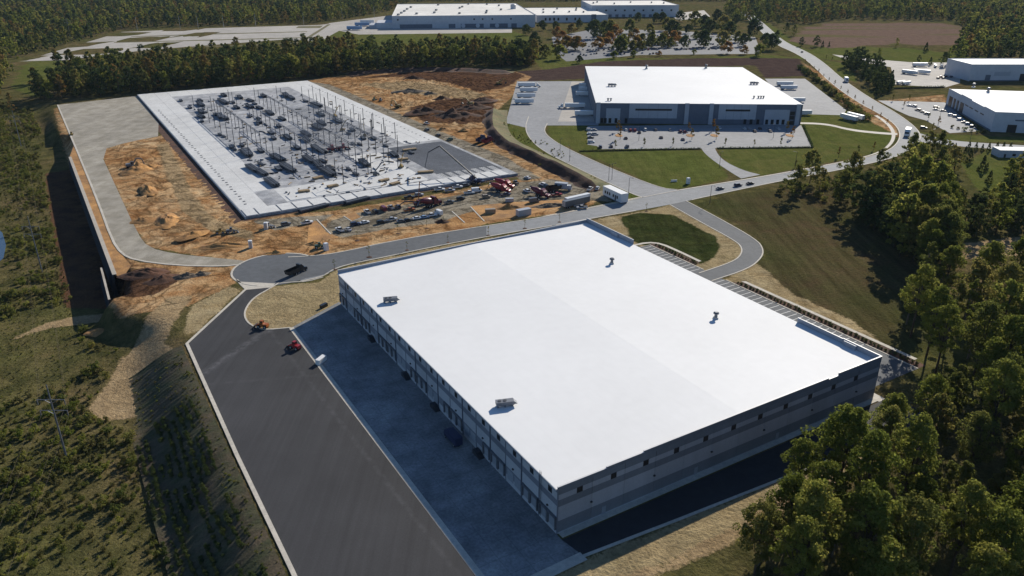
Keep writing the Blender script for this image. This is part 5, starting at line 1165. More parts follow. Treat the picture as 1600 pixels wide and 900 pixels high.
def leaves_mesh(name, centres, rad, per, size, m, rng, flat=.6, tint=None):
    n = len(centres); c = np.repeat(np.asarray(centres), per, 0); r_ = np.repeat(np.asarray(rad), per)
    d = rng.normal(size=(n * per, 3)); d /= np.linalg.norm(d, axis=1)[:, None]; d[:, 2] *= .8
    p = c + d * (r_ * rng.uniform(.35, 1.0, n * per) ** .5)[:, None]
    ax = p * np.array([1., 1., 0.]); ax /= np.linalg.norm(ax, axis=1)[:, None] + 1e-6
    nr = rng.normal(size=(n * per, 3)) * .6 + d * flat + ax * .35 + np.array([0, 0, .55]); nr /= np.linalg.norm(nr, axis=1)[:, None]
    a = np.cross(nr, rng.normal(size=(n * per, 3))); a /= np.linalg.norm(a, axis=1)[:, None]; bb = np.cross(nr, a)
    s = size * rng.uniform(.6, 1.3, n * per)[:, None]
    v = np.stack([p - a * s * .5, p + bb * s * .38, p + a * s * .5, p - bb * s * .38], 1).reshape(-1, 3)
    me = bpy.data.meshes.new(name); N = n * per
    me.vertices.add(N * 4); me.vertices.foreach_set('co', v.ravel().astype('f')); me.loops.add(N * 4); me.loops.foreach_set('vertex_index', np.arange(N * 4, dtype='i'))
    me.polygons.add(N); me.polygons.foreach_set('loop_start', (np.arange(N) * 4).astype('i')); me.update(calc_edges=True)
    tt = np.repeat(rng.uniform(0, 1, n) if tint is None else tint, per) * .7 + rng.uniform(0, .3, N)
    at = me.attributes.new('tint', 'FLOAT', 'POINT'); at.data.foreach_set('value', np.repeat(tt, 4).astype('f'))
    me.materials.append(MATS[m]); return me

def broadleaf(seed, h, w_, base, ncl, per, leaf, m, lean=.0, trunk_r=None, bark='bark', limbs=6, narrow=1.):
    rng = np.random.default_rng(seed); rr = random.Random(seed)
    tr = MB(); R0 = trunk_r or h * .012
    bend = [Vector((rr.uniform(-.02, .02) * h * k, rr.uniform(-.02, .02) * h * k, h * f)) for k, f in ((0, -.03), (.3, .2), (.6, .45), (1, .7), (1, .92))]
    tr.tube(bend, [R0 * 1.25, R0, R0 * .8, R0 * .5, R0 * .12], 7)
    cen = []; rad = []
    for i in range(ncl):
        f = rr.random() ** .8; z = base + (1 - base) * f
        prof = math.sin(math.pi * min(.97, .12 + .86 * f ** .85)) ** .7 * (.8 + .4 * rr.random())
        rmax = w_ / 2 * prof; a = rr.uniform(0, 2 * math.pi); q = rmax * math.sqrt(rr.uniform(.15, 1.)) * (1 + .25 * math.sin(3 * a + seed))
        cen.append((q * math.cos(a), q * math.sin(a), h * z * .97)); rad.append(w_ * rr.uniform(.09, .17) * narrow)
    for i in range(limbs):
        c = cen[rr.randrange(ncl)]; z0 = h * rr.uniform(max(.2, base - .12), .75); t = z0 / h
        if c[2] < z0 + .5: c = (c[0], c[1], z0 + rr.uniform(.05, .15) * h)
        s0 = Vector((0, 0, z0)); e_ = Vector(c); mdl = s0.lerp(e_, .5) + Vector((0, 0, -.02 * h))
        tr.tube([s0, mdl, e_], [R0 * .42, R0 * .28, R0 * .08], 5, cap=False)
    return [('trunk', tr.mesh('trunk', bark, True), None, (0, 0, 0)), ('crown', leaves_mesh('crown', cen, rad, per, leaf, m, rng), None, (0, 0, 0))]
def conifer(seed, h, w_, ncl, per, leaf, m):
    rng = np.random.default_rng(seed); rr = random.Random(seed); tr = MB(); tr.tube([(0, 0, -.4), (0, 0, h * .95)], [h * .014, .03], 6); cen = []; rad = []
    for i in range(ncl):
        f = rr.random() ** 1.4; a = rr.uniform(0, 6.283); q = w_ / 2 * (1 - f) * rr.uniform(.5, 1.05) + .05 * w_
        cen.append((q * math.cos(a), q * math.sin(a), h * (.08 + .9 * f))); rad.append(w_ * (.16 - .09 * f))
    return [('trunk', tr.mesh('trunk', 'bark'), None, (0, 0, 0)), ('crown', leaves_mesh('crown', cen, rad, per, leaf, m, rng), None, (0, 0, 0))]
def bush(seed, h, w_, ncl, per, leaf, m):
    rng = np.random.default_rng(seed); rr = random.Random(seed); cen = []; rad = []
    for i in range(ncl):
        a = rr.uniform(0, 6.283); q = w_ * .36 * math.sqrt(rr.random()); cen.append((q * math.cos(a), q * math.sin(a), h * rr.uniform(.15, .8))); rad.append(w_ * rr.uniform(.14, .24))
    st_ = MB()
    for k in range(3): st_.tube([(0, 0, -.1), (cen[k][0] * .8, cen[k][1] * .8, cen[k][2])], [.05, .02], 4)
    return [('stem', st_.mesh('stem', 'bark'), None, (0, 0, 0)), ('foliage', leaves_mesh('foliage', cen, rad, per, leaf, m, rng), None, (0, 0, 0))]

NEAR = [broadleaf(100 + i, 21 + i % 3 * 2, 9.5 + i % 2 * 1.5, .30 + .04 * (i % 3), 120, 58, .50, ('leaf_green', 'leaf_mixed', 'leaf_green', 'leaf_green', 'leaf_mixed')[i], limbs=14, narrow=.78) for i in range(5)] + [broadleaf(120 + i, 17 + 6 * i, 8 + 4 * i, .22, 70 + 30 * i, 80, .55, ('leaf_mixed', 'leaf_green')[i], limbs=12, narrow=.8) for i in range(2)]
SLIM = [broadleaf(140 + i, 19 + i * 1.5, 6.0, .28, 46, 60, .50, ('leaf_green', 'leaf_mixed', 'leaf_green')[i], bark='bark_pale', limbs=10) for i in range(3)]
MID = [broadleaf(200 + i, 16 + i % 3 * 2, 9 + i % 2, .14, 46, 42, .85, ('leaf_dark', 'leaf_mixed', 'leaf_green', 'leaf_dark')[i], limbs=6) for i in range(4)]
BELT = [broadleaf(300 + i, 19 + i % 3 * 2, 9.5 + i % 2, .12, 36, 22, 1.35, ('leaf_mixed', 'leaf_dark', 'leaf_gold', 'leaf_green', 'leaf_dark')[i], limbs=4) for i in range(5)]
LOT = [broadleaf(400 + i, 13, 12.5, .12, 46, 34, 1.25, ('leaf_autumn', 'leaf_mixed', 'leaf_dark', 'leaf_green')[i], limbs=4) for i in range(4)]
SMALL = [broadleaf(430 + i, 6.5, 2.4, .25, 18, 26, .55, ('leaf_autumn', 'leaf_mixed', 'leaf_dark')[i], limbs=3, trunk_r=.09) for i in range(3)]
CONI = [conifer(450 + i, 11, 5.5, 60, 22, .7, 'leaf_dark') for i in range(2)]
FAR = [broadleaf(500 + i, 20 + i % 2 * 3, 12, .05, 22, 11, 2.7, ('leaf_dark', 'leaf_mixed', 'leaf_dark', 'leaf_green', 'leaf_gold')[i], limbs=0) for i in range(5)]
BUSH = [bush(550 + i, 2.6, 3.6, 12, 26, .5, ('leaf_scrub', 'leaf_mixed', 'leaf_scrub', 'leaf_green')[i]) for i in range(4)]
RELS = [bush(570 + i, 4.0, 5.0, 16, 30, .6, ('leaf_mixed', 'leaf_dark', 'leaf_scrub')[i]) for i in range(3)]

def plant(protos, name, px, py, label, cat, group, s=1., k=None, at=None):
    q = P(px, py) if at is None else Vector(at)
    z = gz(q.x, q.y)
    if z < -.5 and at is None:
        q = P(px, py, z); z = gz(q.x, q.y); q = P(px, py, z); z = gz(q.x, q.y)
    pr = protos[random.randrange(len(protos)) if k is None else k]
    sc = s * random.uniform(.78, 1.22)
    return spawn(pr, name, label, cat, group, (q.x, q.y, z - .02), random.uniform(0, 6.28), (sc * random.uniform(.9, 1.1), sc * random.uniform(.9, 1.1), sc))

def scatter_poly(poly, dist, rng, limit=100000):
    "dart throwing inside a ground polygon"
    poly = np.array(poly); lo, hi = poly.min(0), poly.max(0); cell = {}; out = []
    n = int((hi - lo).prod() / dist ** 2 * 5)
    pts = rng.uniform(lo, hi, (n, 2)); ins = inside(poly, pts[:, 0], pts[:, 1])
    for p in pts[ins]:
        k = (int(p[0] // dist), int(p[1] // dist)); ok = True
        for i in (-1, 0, 1):
            for j in (-1, 0, 1):
                for t in cell.get((k[0] + i, k[1] + j), ()):
                    if (t[0] - p[0]) ** 2 + (t[1] - p[1]) ** 2 < dist * dist: ok = False
        if ok: cell.setdefault(k, []).append(p); out.append((float(p[0]), float(p[1])))
        if len(out) >= limit: break
    return out

# near wood at the lower right
wood = ppoly([(1168, 905), (1215, 850), (1262, 782), (1330, 742), (1420, 690), (1475, 650), (1545, 622), (1640, 600), (1800, 640), (1750, 1010), (1450, 1060), (1165, 1000)], -4)
for x, y in scatter_poly(wood, 8.0, RNG):
    plant(NEAR, 'broadleaf_tree', 0, 0, 'tall leafy tree in the near wood', 'tree', 'trees of the near wood', 1., at=(x, y, 0))
for px, py in ((1186, 880), (1196, 862), (1300, 870), (1235, 838)): plant(SLIM, 'slender_tree', px, py, 'slender tree beside the sandy track', 'tree', 'slender trees at the wood edge', .75)
# wood on the right, behind the hill
W2 = [(ppoly([(1395, 512), (1410, 470), (1440, 440), (1500, 450), (1600, 430), (1720, 440), (1720, 600), (1560, 600), (1450, 590)]), 9.5, SLIM + MID[1:3] + NEAR[:3], 'tall tree in the open wood', 'trees of the open wood right of the hill', 1.0),
      (ppoly([(1330, 340), (1360, 320), (1420, 310), (1455, 330), (1462, 400), (1440, 425), (1400, 400), (1370, 370)]), 7.0, MID, 'dark full tree at the hill edge', 'trees at the hill edge', 1.3),
      (ppoly([(1480, 350), (1500, 330), (1600, 335), (1720, 345), (1720, 380), (1600, 372), (1490, 372)]), 8.0, MID, 'dark tree beyond the pale field', 'trees beyond the pale field', .9),
      (ppoly([(1540, 300), (1600, 270), (1720, 280), (1720, 330), (1600, 322)]), 9., MID, 'dark tree near the small house', 'trees near the small house', .85),
      (ppoly([(1425, 380), (1470, 375), (1482, 430), (1440, 450), (1425, 430)]), 6.5, NEAR[:3], 'tall bright green tree standing above the hill edge', 'tall bright trees above the hill edge', 1.05)]
for pl, ds, pr, lb, gp, s in W2:
    for x, y in scatter_poly(pl, ds, RNG): plant(pr, 'broadleaf_tree', 0, 0, lb, 'tree', gp, s, at=(x, y, 0))
for x, y in scatter_poly(ppoly([(1205, 298), (1240, 288), (1330, 278), (1430, 248), (1470, 240), (1492, 262), (1490, 330), (1420, 318), (1340, 330), (1260, 312), (1215, 308)]), 6.6, RNG):
    plant(RELS + MID[1:2], 'shrub', 0, 0, 'bushy shrub below the boulevard bend', 'shrub', 'shrubs of the thicket below the boulevard', .95, at=(x, y, 0))
# belt of trees behind the slab: front rows as single trees, the mass behind as one wood
belt = ppoly([(98, 155), (215, 145), (330, 135), (480, 122), (560, 113), (700, 105), (835, 104), (846, 88), (780, 82), (650, 86), (560, 86), (500, 80), (440, 88), (300, 97), (150, 108), (92, 124)])
front = ppoly([(60, 158), (98, 156), (215, 146), (330, 136), (480, 123), (560, 114), (700, 106), (835, 105), (838, 99.5), (700, 101), (560, 108), (480, 116), (330, 128), (215, 137), (98, 146), (55, 150)])
fpts = scatter_poly(front, 9.0, RNG, 130)
for x, y in fpts: plant(BELT, 'belt_tree', 0, 0, 'tree of the belt behind the slab', 'tree', 'front trees of the belt', 1.08, at=(x, y, 0))

def stuff(name, label, cat, pts, protos, smin, smax):
    "one object: geometry-node instances of whole plants on points"
    col = bpy.data.collections.new(name + '_kinds')
    for pr in protos:
        vs = []; ob = None
        for pn, me, _, _l in pr:
            if pn in ('crown', 'foliage') or (len(pr) == 1): ob = bpy.data.objects.new(name + '_kind', me); col.objects.link(ob)
    me = bpy.data.meshes.new(name); co = np.array([(x, y, z) for x, y, z in pts], 'f'); me.vertices.add(len(co)); me.vertices.foreach_set('co', co.ravel())
    rng = np.random.default_rng(len(pts)); me.attributes.new('size', 'FLOAT', 'POINT').data.foreach_set('value', (smin + (smax - smin) * rng.uniform(0, 1, len(co)) ** 1.7).astype('f'))
    me.attributes.new('turn', 'FLOAT', 'POINT').data.foreach_set('value', rng.uniform(0, 6.28, len(co)).astype('f'))
    me.attributes.new('pick', 'INT', 'POINT').data.foreach_set('value', rng.integers(0, len(protos), len(co)).astype('i'))
    o = obj(name, me, kind='stuff'); tag(o, label, cat)
    ng = bpy.data.node_groups.new(name, 'GeometryNodeTree'); ng.interface.new_socket('Geometry', in_out='INPUT', socket_type='NodeSocketGeometry'); ng.interface.new_socket('Geometry', in_out='OUTPUT', socket_type='NodeSocketGeometry')
    N = ng.nodes.new; gi, go = N('NodeGroupInput'), N('NodeGroupOutput'); ci = N('GeometryNodeCollectionInfo'); ci.inputs[0].default_value = col; ci.inputs[1].default_value = True; ci.inputs[2].default_value = True
    ip = N('GeometryNodeInstanceOnPoints'); ip.inputs['Pick Instance'].default_value = True
    def attr(nm, t): a = N('GeometryNodeInputNamedAttribute'); a.data_type = t; a.inputs[0].default_value = nm; return a.outputs[0]
    cx = N('ShaderNodeCombineXYZ'); ng.links.new(attr('turn', 'FLOAT'), cx.inputs[2])
    ng.links.new(gi.outputs[0], ip.inputs['Points']); ng.links.new(ci.outputs[0], ip.inputs['Instance']); ng.links.new(attr('pick', 'INT'), ip.inputs['Instance Index'])
    ng.links.new(cx.outputs[0], ip.inputs['Rotation']); ng.links.new(attr('size', 'FLOAT'), ip.inputs['Scale']); ng.links.new(ip.outputs[0], go.inputs[0])
    md = o.modifiers.new('scatter', 'NODES'); md.node_group = ng
    return o
def pts_z(l): 
    a = np.array(l); z = ground_z(a[:, 0], a[:, 1]); return [(x, y, zz) for (x, y), zz in zip(l, z)]
stuff('tree_belt', 'dense belt of woodland between the slab and the far trailer lot', 'woodland', pts_z([p for p in scatter_poly(belt, 8.5, RNG)]), BELT, .65, 1.3)
# the far woods, all round the horizon of the view
fw = [ppoly([(-40, 95), (30, 92), (190, 46), (330, 40), (500, 36), (600, 20), (660, 2), (1160, 2), (1150, 8), (1130, 24), (1160, 34), (1225, 36), (1260, 38), (1310, 30), (1490, 32), (1540, 60), (1700, 80), (1700, 0), (1100, -8), (400, -8), (-60, -5)]),
      ppoly([(-260, 165), (-40, 100), (10, 95), (15, 120), (-10, 165)]), ppoly([(1492, 92), (1500, 68), (1540, 45), (1700, 40), (1720, 100), (1600, 92)]),
      [(-1900, 1700), (-700, 2000), (0, 2300), (900, 2200), (2200, 1700), (2600, 2700), (1000, 3300), (-1200, 3200), (-2400, 2500)]]
fp_ = []
for pl, d in zip(fw, (12.5, 11, 11, 24)): fp_ += scatter_poly(pl, d, RNG)
b3zones = [inside([(P(x, y).x, P(x, y).y) for x, y in [(560, 46), (600, 22), (640, 3), (1060, 3), (1110, 14), (1110, 30), (1050, 34)]], np.array([p[0] for p in fp_]), np.array([p[1] for p in fp_]))]
fp_ = [p for p, k in zip(fp_, b3zones[0]) if not k]
stuff('far_woods', 'dark continuous woods filling the top of the view', 'woodland', [(x, y, 0) for x, y in fp_], FAR, .7, 1.15)
# conifers and trees between boulevard and truck yard
for x, y in scatter_poly(ppoly([(1318, 105), (1335, 98), (1370, 112), (1398, 135), (1390, 148), (1372, 148), (1350, 125)]), 8.5, RNG, 40):
    plant(CONI + MID[:1], 'conifer_tree', 0, 0, 'dark tree of the truck yard clump', 'tree', 'trees of the clump by the truck yard', 1.15, at=(x, y, 0))
for i, (px, py, s) in enumerate(((1215, 38, 1.), (1228, 52, 1.2), (1240, 56, 1.), (1213, 66, .9), (1252, 72, .9), (1275, 73, .8), (1285, 74, .7), (1295, 73, .7), (1446, 81, 1.1), (1400, 74, .6), (1372, 92, .7), (1453, 102, 1.), (1473, 103, .9), (1484, 100, 1.2), (1503, 97, .8), (1435, 98, .6))):
    plant(CONI if i in (8, 6, 7, 11) else MID, 'field_tree', px, py, 'single dark tree by the fields beyond the boulevard', 'tree', 'single trees by the far fields', s)
# far car park trees
lot = [(928, 60, 1.5, 2), (935, 78, 1.1, 0), (902, 79, 1.1, 0), (893, 53, 1., 0), (954, 48, 1., 1), (967, 77, 1.2, 1), (984, 52, 1.2, 1), (992, 64, 1., 0), (1002, 74, 1.3, 1), (1015, 52, 1.2, 1), (1034, 74, 1.3, 1), (1042, 48, 1.3, 1), (1050, 56, 1.3, 2), (1060, 66, 1., 0), (1069, 75, 1.2, 2), (1099, 73, 1.3, 2), (1108, 55, 1.3, 2), (1130, 50, 1.4, 1), (1129, 72, 1.2, 1), (1152, 66, 1., 1), (1162, 72, 1.3, 2), (1177, 58, 1.5, 2), (1100, 44, 1.3, 2),
       (871, 60, 1., 0), (871, 79, 1., 0), (851, 90, 1.1, 1), (875, 93, 1.1, 3), (830, 80, 1.3, 2), (835, 68, 1.2, 2), (812, 97, 1.6, 2), (827, 101, 1.4, 3), (905, 99, .7, 2), (1185, 88, 1., 3), (1195, 70, 1.2, 2), (997, 34, 1.2, 2), (1062, 34, 1.4, 2), (822, 55, 1.3, 2), (847, 48, 1., 2), (868, 46, 1., 2), (905, 44, .9, 2), (1025, 36, 1.1, 2), (1035, 36, 1.1, 2), (1085, 40, 1.3, 1), (1140, 56, 1.2, 2), (1205, 78, 1.1, 2), (1150, 40, 1.3, 2), (1120, 34, 1.3, 2), (1075, 52, 1.0, 2), (960, 92, .5, 3), (990, 90, .5, 3), (1030, 88, .5, 0), (1085, 85, .5, 3), (1163, 85, .6, 0)]
rl = random.Random(3)
for i in range(26): lot.append((rl.uniform(872, 1180), rl.uniform(50, 84), rl.uniform(.7, 1.2), rl.choice([0, 0, 0, 1, 1])))
for px, py, s, k in lot:
    plant(LOT, 'round_tree', px, py, ['golden tree in the far car park', 'olive tree in the far car park', 'dark tree in the far car park', 'green tree in the far car park'][k], 'tree', ['golden trees of the far car park', 'olive trees of the far car park', 'dark round trees of the far car park', 'green round trees of the far car park'][k], s * 1.15, k)
# slim autumn trees and hedge of the front car park
for i, (px, py) in enumerate(((966, 206), (969, 218), (1076, 205), (1081, 218), (1114, 205), (1119, 218), (1229, 207), (1238, 216), (961, 231), (1006, 229), (1051, 228), (1133, 228), (1178, 228), (1220, 228))):
    plant(SMALL, 'slim_tree', px, py, 'slim autumn tree, ' + ORD[i % 14] + ' planted in the islands of the front car park', 'tree', 'slim trees of the front car park', 1.25 if i < 8 else .8, 0 if i < 8 else 1)
isl = MB(); isl.prism_z([(math.cos(t * .5236) * 2.6, math.sin(t * .5236) * 4.6) for t in range(12)], 0, .16)
ism = isl.mesh('planting_island', 'clay')
for px, py in ((967, 212), (1078, 212), (1116, 212), (1234, 212)): obj('planting_island', ism, None, tuple(P(px, py) + Vector((0, 0, .035))), 0, 'structure')
rngh = np.random.default_rng(77)
def hedge(a, b_, label, h=1.3, w_=1.6, m='leaf_dark'):
    l = (b_ - a).length; n = int(l / 1.2); cen = [tuple(Vector((0, 0, h * .5)) + Vector((l * (i + .5) / n, rngh.uniform(-.2, .2), rngh.uniform(-.1, .1)))) for i in range(n)]
    o = obj('foliage', leaves_mesh('foliage', cen, [w_ * .55] * n, 14, .7, m, rngh)); stn = MB(); stn.box(.3, l - .3, -.1, .1, 0, h * .5)
    root = empty('hedge', a, math.atan2(b_.y - a.y, b_.x - a.x)); tag(root, label, 'hedge'); o.parent = root; obj('stem', stn.mesh('stem', 'bark'), root)
hedge(P(905, 237), P(1095, 233), 'low clipped hedge along the left front of the front car park'); hedge(P(1120, 232.5), P(1270, 231), 'low clipped hedge along the right front of the front car park'); hedge(P(1270, 231), P(1255, 196), 'low hedge along the right side of the front car park')
hedge(P(1396, 139), P(1476, 137), 'dark hedge at the near side of the truck yard', 2.6, 2.6)
# shrubs and young trees beside the boulevard
ln = resample(px_line([(1258, 108), (1300, 140), (1345, 172), (1362, 188)]), 64)
for i, p in enumerate(ln):
    plant(RELS, 'shrub', 0, 0, 'green shrub in the boulevard bank', 'shrub', 'shrubs along the boulevard', 1.25, None, (p.x - 4 + random.uniform(-4, 3), p.y + random.uniform(-3, 3), 0))
ln = resample(px_line([(1262, 100), (1300, 128), (1345, 160), (1380, 182), (1392, 195)]), 14)
for p in ln: plant(SMALL, 'sapling', 0, 0, 'reddish sapling in the row beside the boulevard kerb', 'tree', 'saplings beside the boulevard', .8, 0, (p.x - 3, p.y, 0))
for px, py in ((1291, 93), (1300, 95), (1395, 158), (1420, 158), (1412, 168), (1466, 196), (1457, 203), (1451, 187), (1275, 252), (1310, 246), (1340, 240), (1365, 235), (1243, 262)): plant(SMALL, 'small_tree', px, py, 'small young tree on the grass verges of the boulevard', 'tree', 'young trees on the boulevard verges', .9, None)
for i, px in enumerate((1466, 1474, 1482, 1492, 1513, 1524, 1534, 1544, 1556, 1566, 1577)): plant(CONI, 'screen_conifer', px, 232 + i * .6, 'small dark conifer in the screen row along the side road', 'tree', 'conifers along the side road', .5)
for px, py, s in ((1514, 253, .9), (1534, 267, .8), (1541, 266, .5), (1545, 285, .8), (1507, 243, .5)): plant(CONI, 'garden_conifer', px, py, 'dark conifer on the lawn before the small house', 'tree', 'conifers before the small house', s)
for px, py in ((1490, 203), (1500, 205), (1510, 207), (1520, 209), (1530, 211), (1540, 212)): plant(BUSH, 'foundation_shrub', px - 3, py - 3, 'low shrub at the foot of the right-hand building', 'shrub', 'shrubs at the right-hand building', .9)
# trees at the far left around the grass patch
for px, py, s in ((70, 155, .9), (85, 148, 1.), (60, 150, .7), (20, 175, .6), (0, 170, .8), (-15, 150, 1.), (5, 130, 1.), (-5, 110, 1.1)): plant(BELT, 'edge_tree', px, py, 'tree at the left end of the belt near the grass patch', 'tree', 'trees at the left end of the belt', s)
# young staked trees with dark mulch rings along the road
mu = MB(); mu.tube([(0, 0, 0), (0, 0, .12), (0, 0, .2)], [1.1, .9, .2], 10); mum = mu.mesh('mulch_ring', 'clay_dark')
YT = [broadleaf(600 + i, 4.6, 1.3, .45, 7, 12, .32, 'leaf_mixed', limbs=3, trunk_r=.06) + [('mulch_ring', mum, None, (0, 0, 0))] for i in range(2)]
for i, (px, py) in enumerate(((523, 421), (577, 402), (636, 391), (700, 379), (763, 368), (820, 357), (874, 347), (1010, 330))): plant(YT, 'staked_tree', px, py, 'staked young tree in the straw strip by the white warehouse, ' + ORD[i] + ' from the turning circle', 'tree', 'staked trees in the straw strip', 1.)
for i, (px, py) in enumerate(((558, 376), (622, 365), (667, 357), (693, 349), (505, 384))): plant(YT, 'staked_tree', px, py, 'staked young tree on the clay verge of the road, ' + ORD[i] + ' one', 'tree', 'staked trees on the clay verge', 1.)
# scrub on the low ground to the west, and rough growth elsewhere
scrub = [(x, y) for x, y in scatter_poly([(-420, 660), (-385, 640), (-310, 560), (-285, 480), (-200, 350), (-150, 280), (-100, 225), (-85, 180), (-55, 110), (-160, 60), (-330, 200), (-520, 420), (-560, 640)], 2.0, RNG)]
s_, dr_, wd_ = west_drop(np.array([p[0] for p in scrub]), np.array([p[1] for p in scrub]))
keep = (s_ > wd_ + 1) & ~((wd_ < 9) & (s_ < 15))
pond_poly = ppoly([(-100, 345), (-5, 350), (10, 362), (16, 385), (12, 408), (-2, 420), (-100, 432)], LOW)
sand = [inside(pl, np.array([p[0] for p in scrub]), np.array([p[1] for p in scrub])) for pl in MASK['bare_sand'] + [pond_poly]]
nz = np.array([mnoise.noise(Vector((p[0] * .02, p[1] * .02, 3))) for p in scrub]) * 1.5 + .5 * np.array([mnoise.noise(Vector((p[0] * .09, p[1] * .09, 8))) for p in scrub]) + np.random.default_rng(5).uniform(-.4, .4, len(scrub))
tufts = [p for i, p in enumerate(scrub) if keep[i] and not any(k[i] for k in sand)]
scrub = [p for i, p in enumerate(scrub) if keep[i] and not any(k[i] for k in sand) and nz[i] > -.12]
stuff('rough_grass', 'rough grass and weed tufts between the scrub at the left', 'grass', pts_z(tufts), BUSH, .1, .3)
stuff('scrub', 'tangled low scrub covering the power line corridor at the left', 'scrub', pts_z(scrub), BUSH + RELS[:1], .22, 1.0)
rough = scatter_poly(ppoly([(760, 178), (800, 190), (825, 205), (1000, 312), (985, 318), (860, 268), (770, 235)]), 3.2, RNG)
rough = [p for p in rough if mnoise.noise(Vector((p[0] * .04, p[1] * .04, 0))) > .12]
stuff('rough_growth', 'scattered weeds and low brush on the banks', 'scrub', pts_z(rough), BUSH, .25, .55)
# ------------------------------------------------------------------ retaining wall, slopes, spoil heaps
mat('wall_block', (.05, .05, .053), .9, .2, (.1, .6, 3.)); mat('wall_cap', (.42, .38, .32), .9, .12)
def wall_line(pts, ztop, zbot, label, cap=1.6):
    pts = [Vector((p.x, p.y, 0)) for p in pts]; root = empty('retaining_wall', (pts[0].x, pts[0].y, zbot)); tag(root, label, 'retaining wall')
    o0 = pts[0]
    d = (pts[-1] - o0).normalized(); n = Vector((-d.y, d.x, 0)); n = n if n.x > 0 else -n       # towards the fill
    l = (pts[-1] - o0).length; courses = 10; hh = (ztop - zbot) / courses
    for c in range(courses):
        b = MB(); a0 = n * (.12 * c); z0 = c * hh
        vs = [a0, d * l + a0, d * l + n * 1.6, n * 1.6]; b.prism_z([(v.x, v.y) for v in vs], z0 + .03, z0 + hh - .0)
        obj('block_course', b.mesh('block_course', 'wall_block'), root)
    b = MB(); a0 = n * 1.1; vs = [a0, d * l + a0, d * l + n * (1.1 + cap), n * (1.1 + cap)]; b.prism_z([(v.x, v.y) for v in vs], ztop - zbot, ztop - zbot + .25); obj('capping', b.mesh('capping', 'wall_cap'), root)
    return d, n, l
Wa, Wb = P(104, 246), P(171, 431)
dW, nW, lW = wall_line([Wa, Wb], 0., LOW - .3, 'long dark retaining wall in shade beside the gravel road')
Wc, Wd = P(152, 420, -1.5), P(164, 470, -1.5)
wall_line([Wc, Wd], -1.5, LOW - .3, 'lower end piece of the dark retaining wall by the clay slope', .8)
sheet('backfill', [Wa + nW * 2.2 - dW * 4, P(116, 225), P(152, 312), P(175, 375), P(188, 395), P(205, 415), Wb + nW * 4 + dW * 6, Wb + nW * 2.2], .022, 'clay')
# loose silt barrier (orange fence line) by the wall end
# slope below the yard kerb with tracked ridges
def ridged_slope(A, B_, z0, z1, wd, n, m, ampl, per, name):
    d = (B_ - A); l = d.length; d.normalize(); nrm = Vector((d.y, -d.x, 0)); nrm = nrm if nrm.x < 0 else -nrm
    nu, nv = int(l / .55), 9; b = MB(); vs = []
    for i in range(nu + 1):
        for j in range(nv + 1):
            s, t = i / nu * l, j / nv
            p = A + d * s + nrm * (1.0 + wd * t); q = t * t * (3 - 2 * t)
            r_ = ampl * (math.sin(2 * math.pi * s / per + 3.5 * mnoise.noise(Vector((s * .09, t * 2.5, 0)))) + 1.3 * mnoise.noise(Vector((s * .5, t * 6, 1))))
            vs.append((p.x, p.y, z0 + (z1 - z0) * q + .25 + r_ * min(1, 4 * t * (1.02 - t) + .15)))
    b.add(vs, [(i * (nv + 1) + j, (i + 1) * (nv + 1) + j, (i + 1) * (nv + 1) + j + 1, i * (nv + 1) + j + 1) for i in range(nu) for j in range(nv)])
    return obj(name, b.mesh(name, m, True), kind='structure')
ridged_slope(P(289, 540), P(455, 897), 0, -7.8, 21, 0, 'slope_soil', .09, 1.9, 'track_slope')
# rows of planted ground cover on the slope
A_, B_ = P(289, 540), P(455, 897); dS = (B_ - A_).normalized(); nS = Vector((dS.y, -dS.x, 0)); nS = nS if nS.x < 0 else -nS
rp = random.Random(8); prow = []
for k in range(9):
    s = 34. if k < 6 else 40.
    while s < 150:
        s += rp.uniform(.5, 1.5); t = .2 + k * .095 + .02 * math.sin(s * .1)
        if mnoise.noise(Vector((s * .07, k * .6, 4))) < -.22: continue
        q = A_ + dS * s + nS * (1 + 21 * t); u = t * t * (3 - 2 * t); prow.append((q.x + rp.uniform(-.3, .3), q.y + rp.uniform(-.3, .3), -7.8 * u + .15))
stuff('planted_rows', 'dark green rows of ground cover on the slope below the asphalt yard', 'ground cover', prow, RELS[1:2], .16, .36)
hatch = []
for i in range(520):
    s = rp.uniform(4, 120); t = rp.uniform(.02, .95)
    if t > .25 and s > 40: continue
    q = A_ + dS * s + nS * (1 + 21 * t); u = t * t * (3 - 2 * t); hatch.append((q.x, q.y, -7.8 * u + .1))
stuff('bank_weeds', 'thin weeds on the top of the slope beside the yard kerb', 'weeds', hatch, BUSH, .1, .28)
bedp = [tuple(L(140.5 + rp.uniform(-.6, .6), bb)) for bb in [6 + i * 1.5 for i in range(51)] + [105 + i * 1.5 for i in range(18)]]
stuff('bed_shrubs', 'row of low dark shrubs in the beds along the far side car park', 'shrubs', bedp, RELS[1:2], .22, .34)
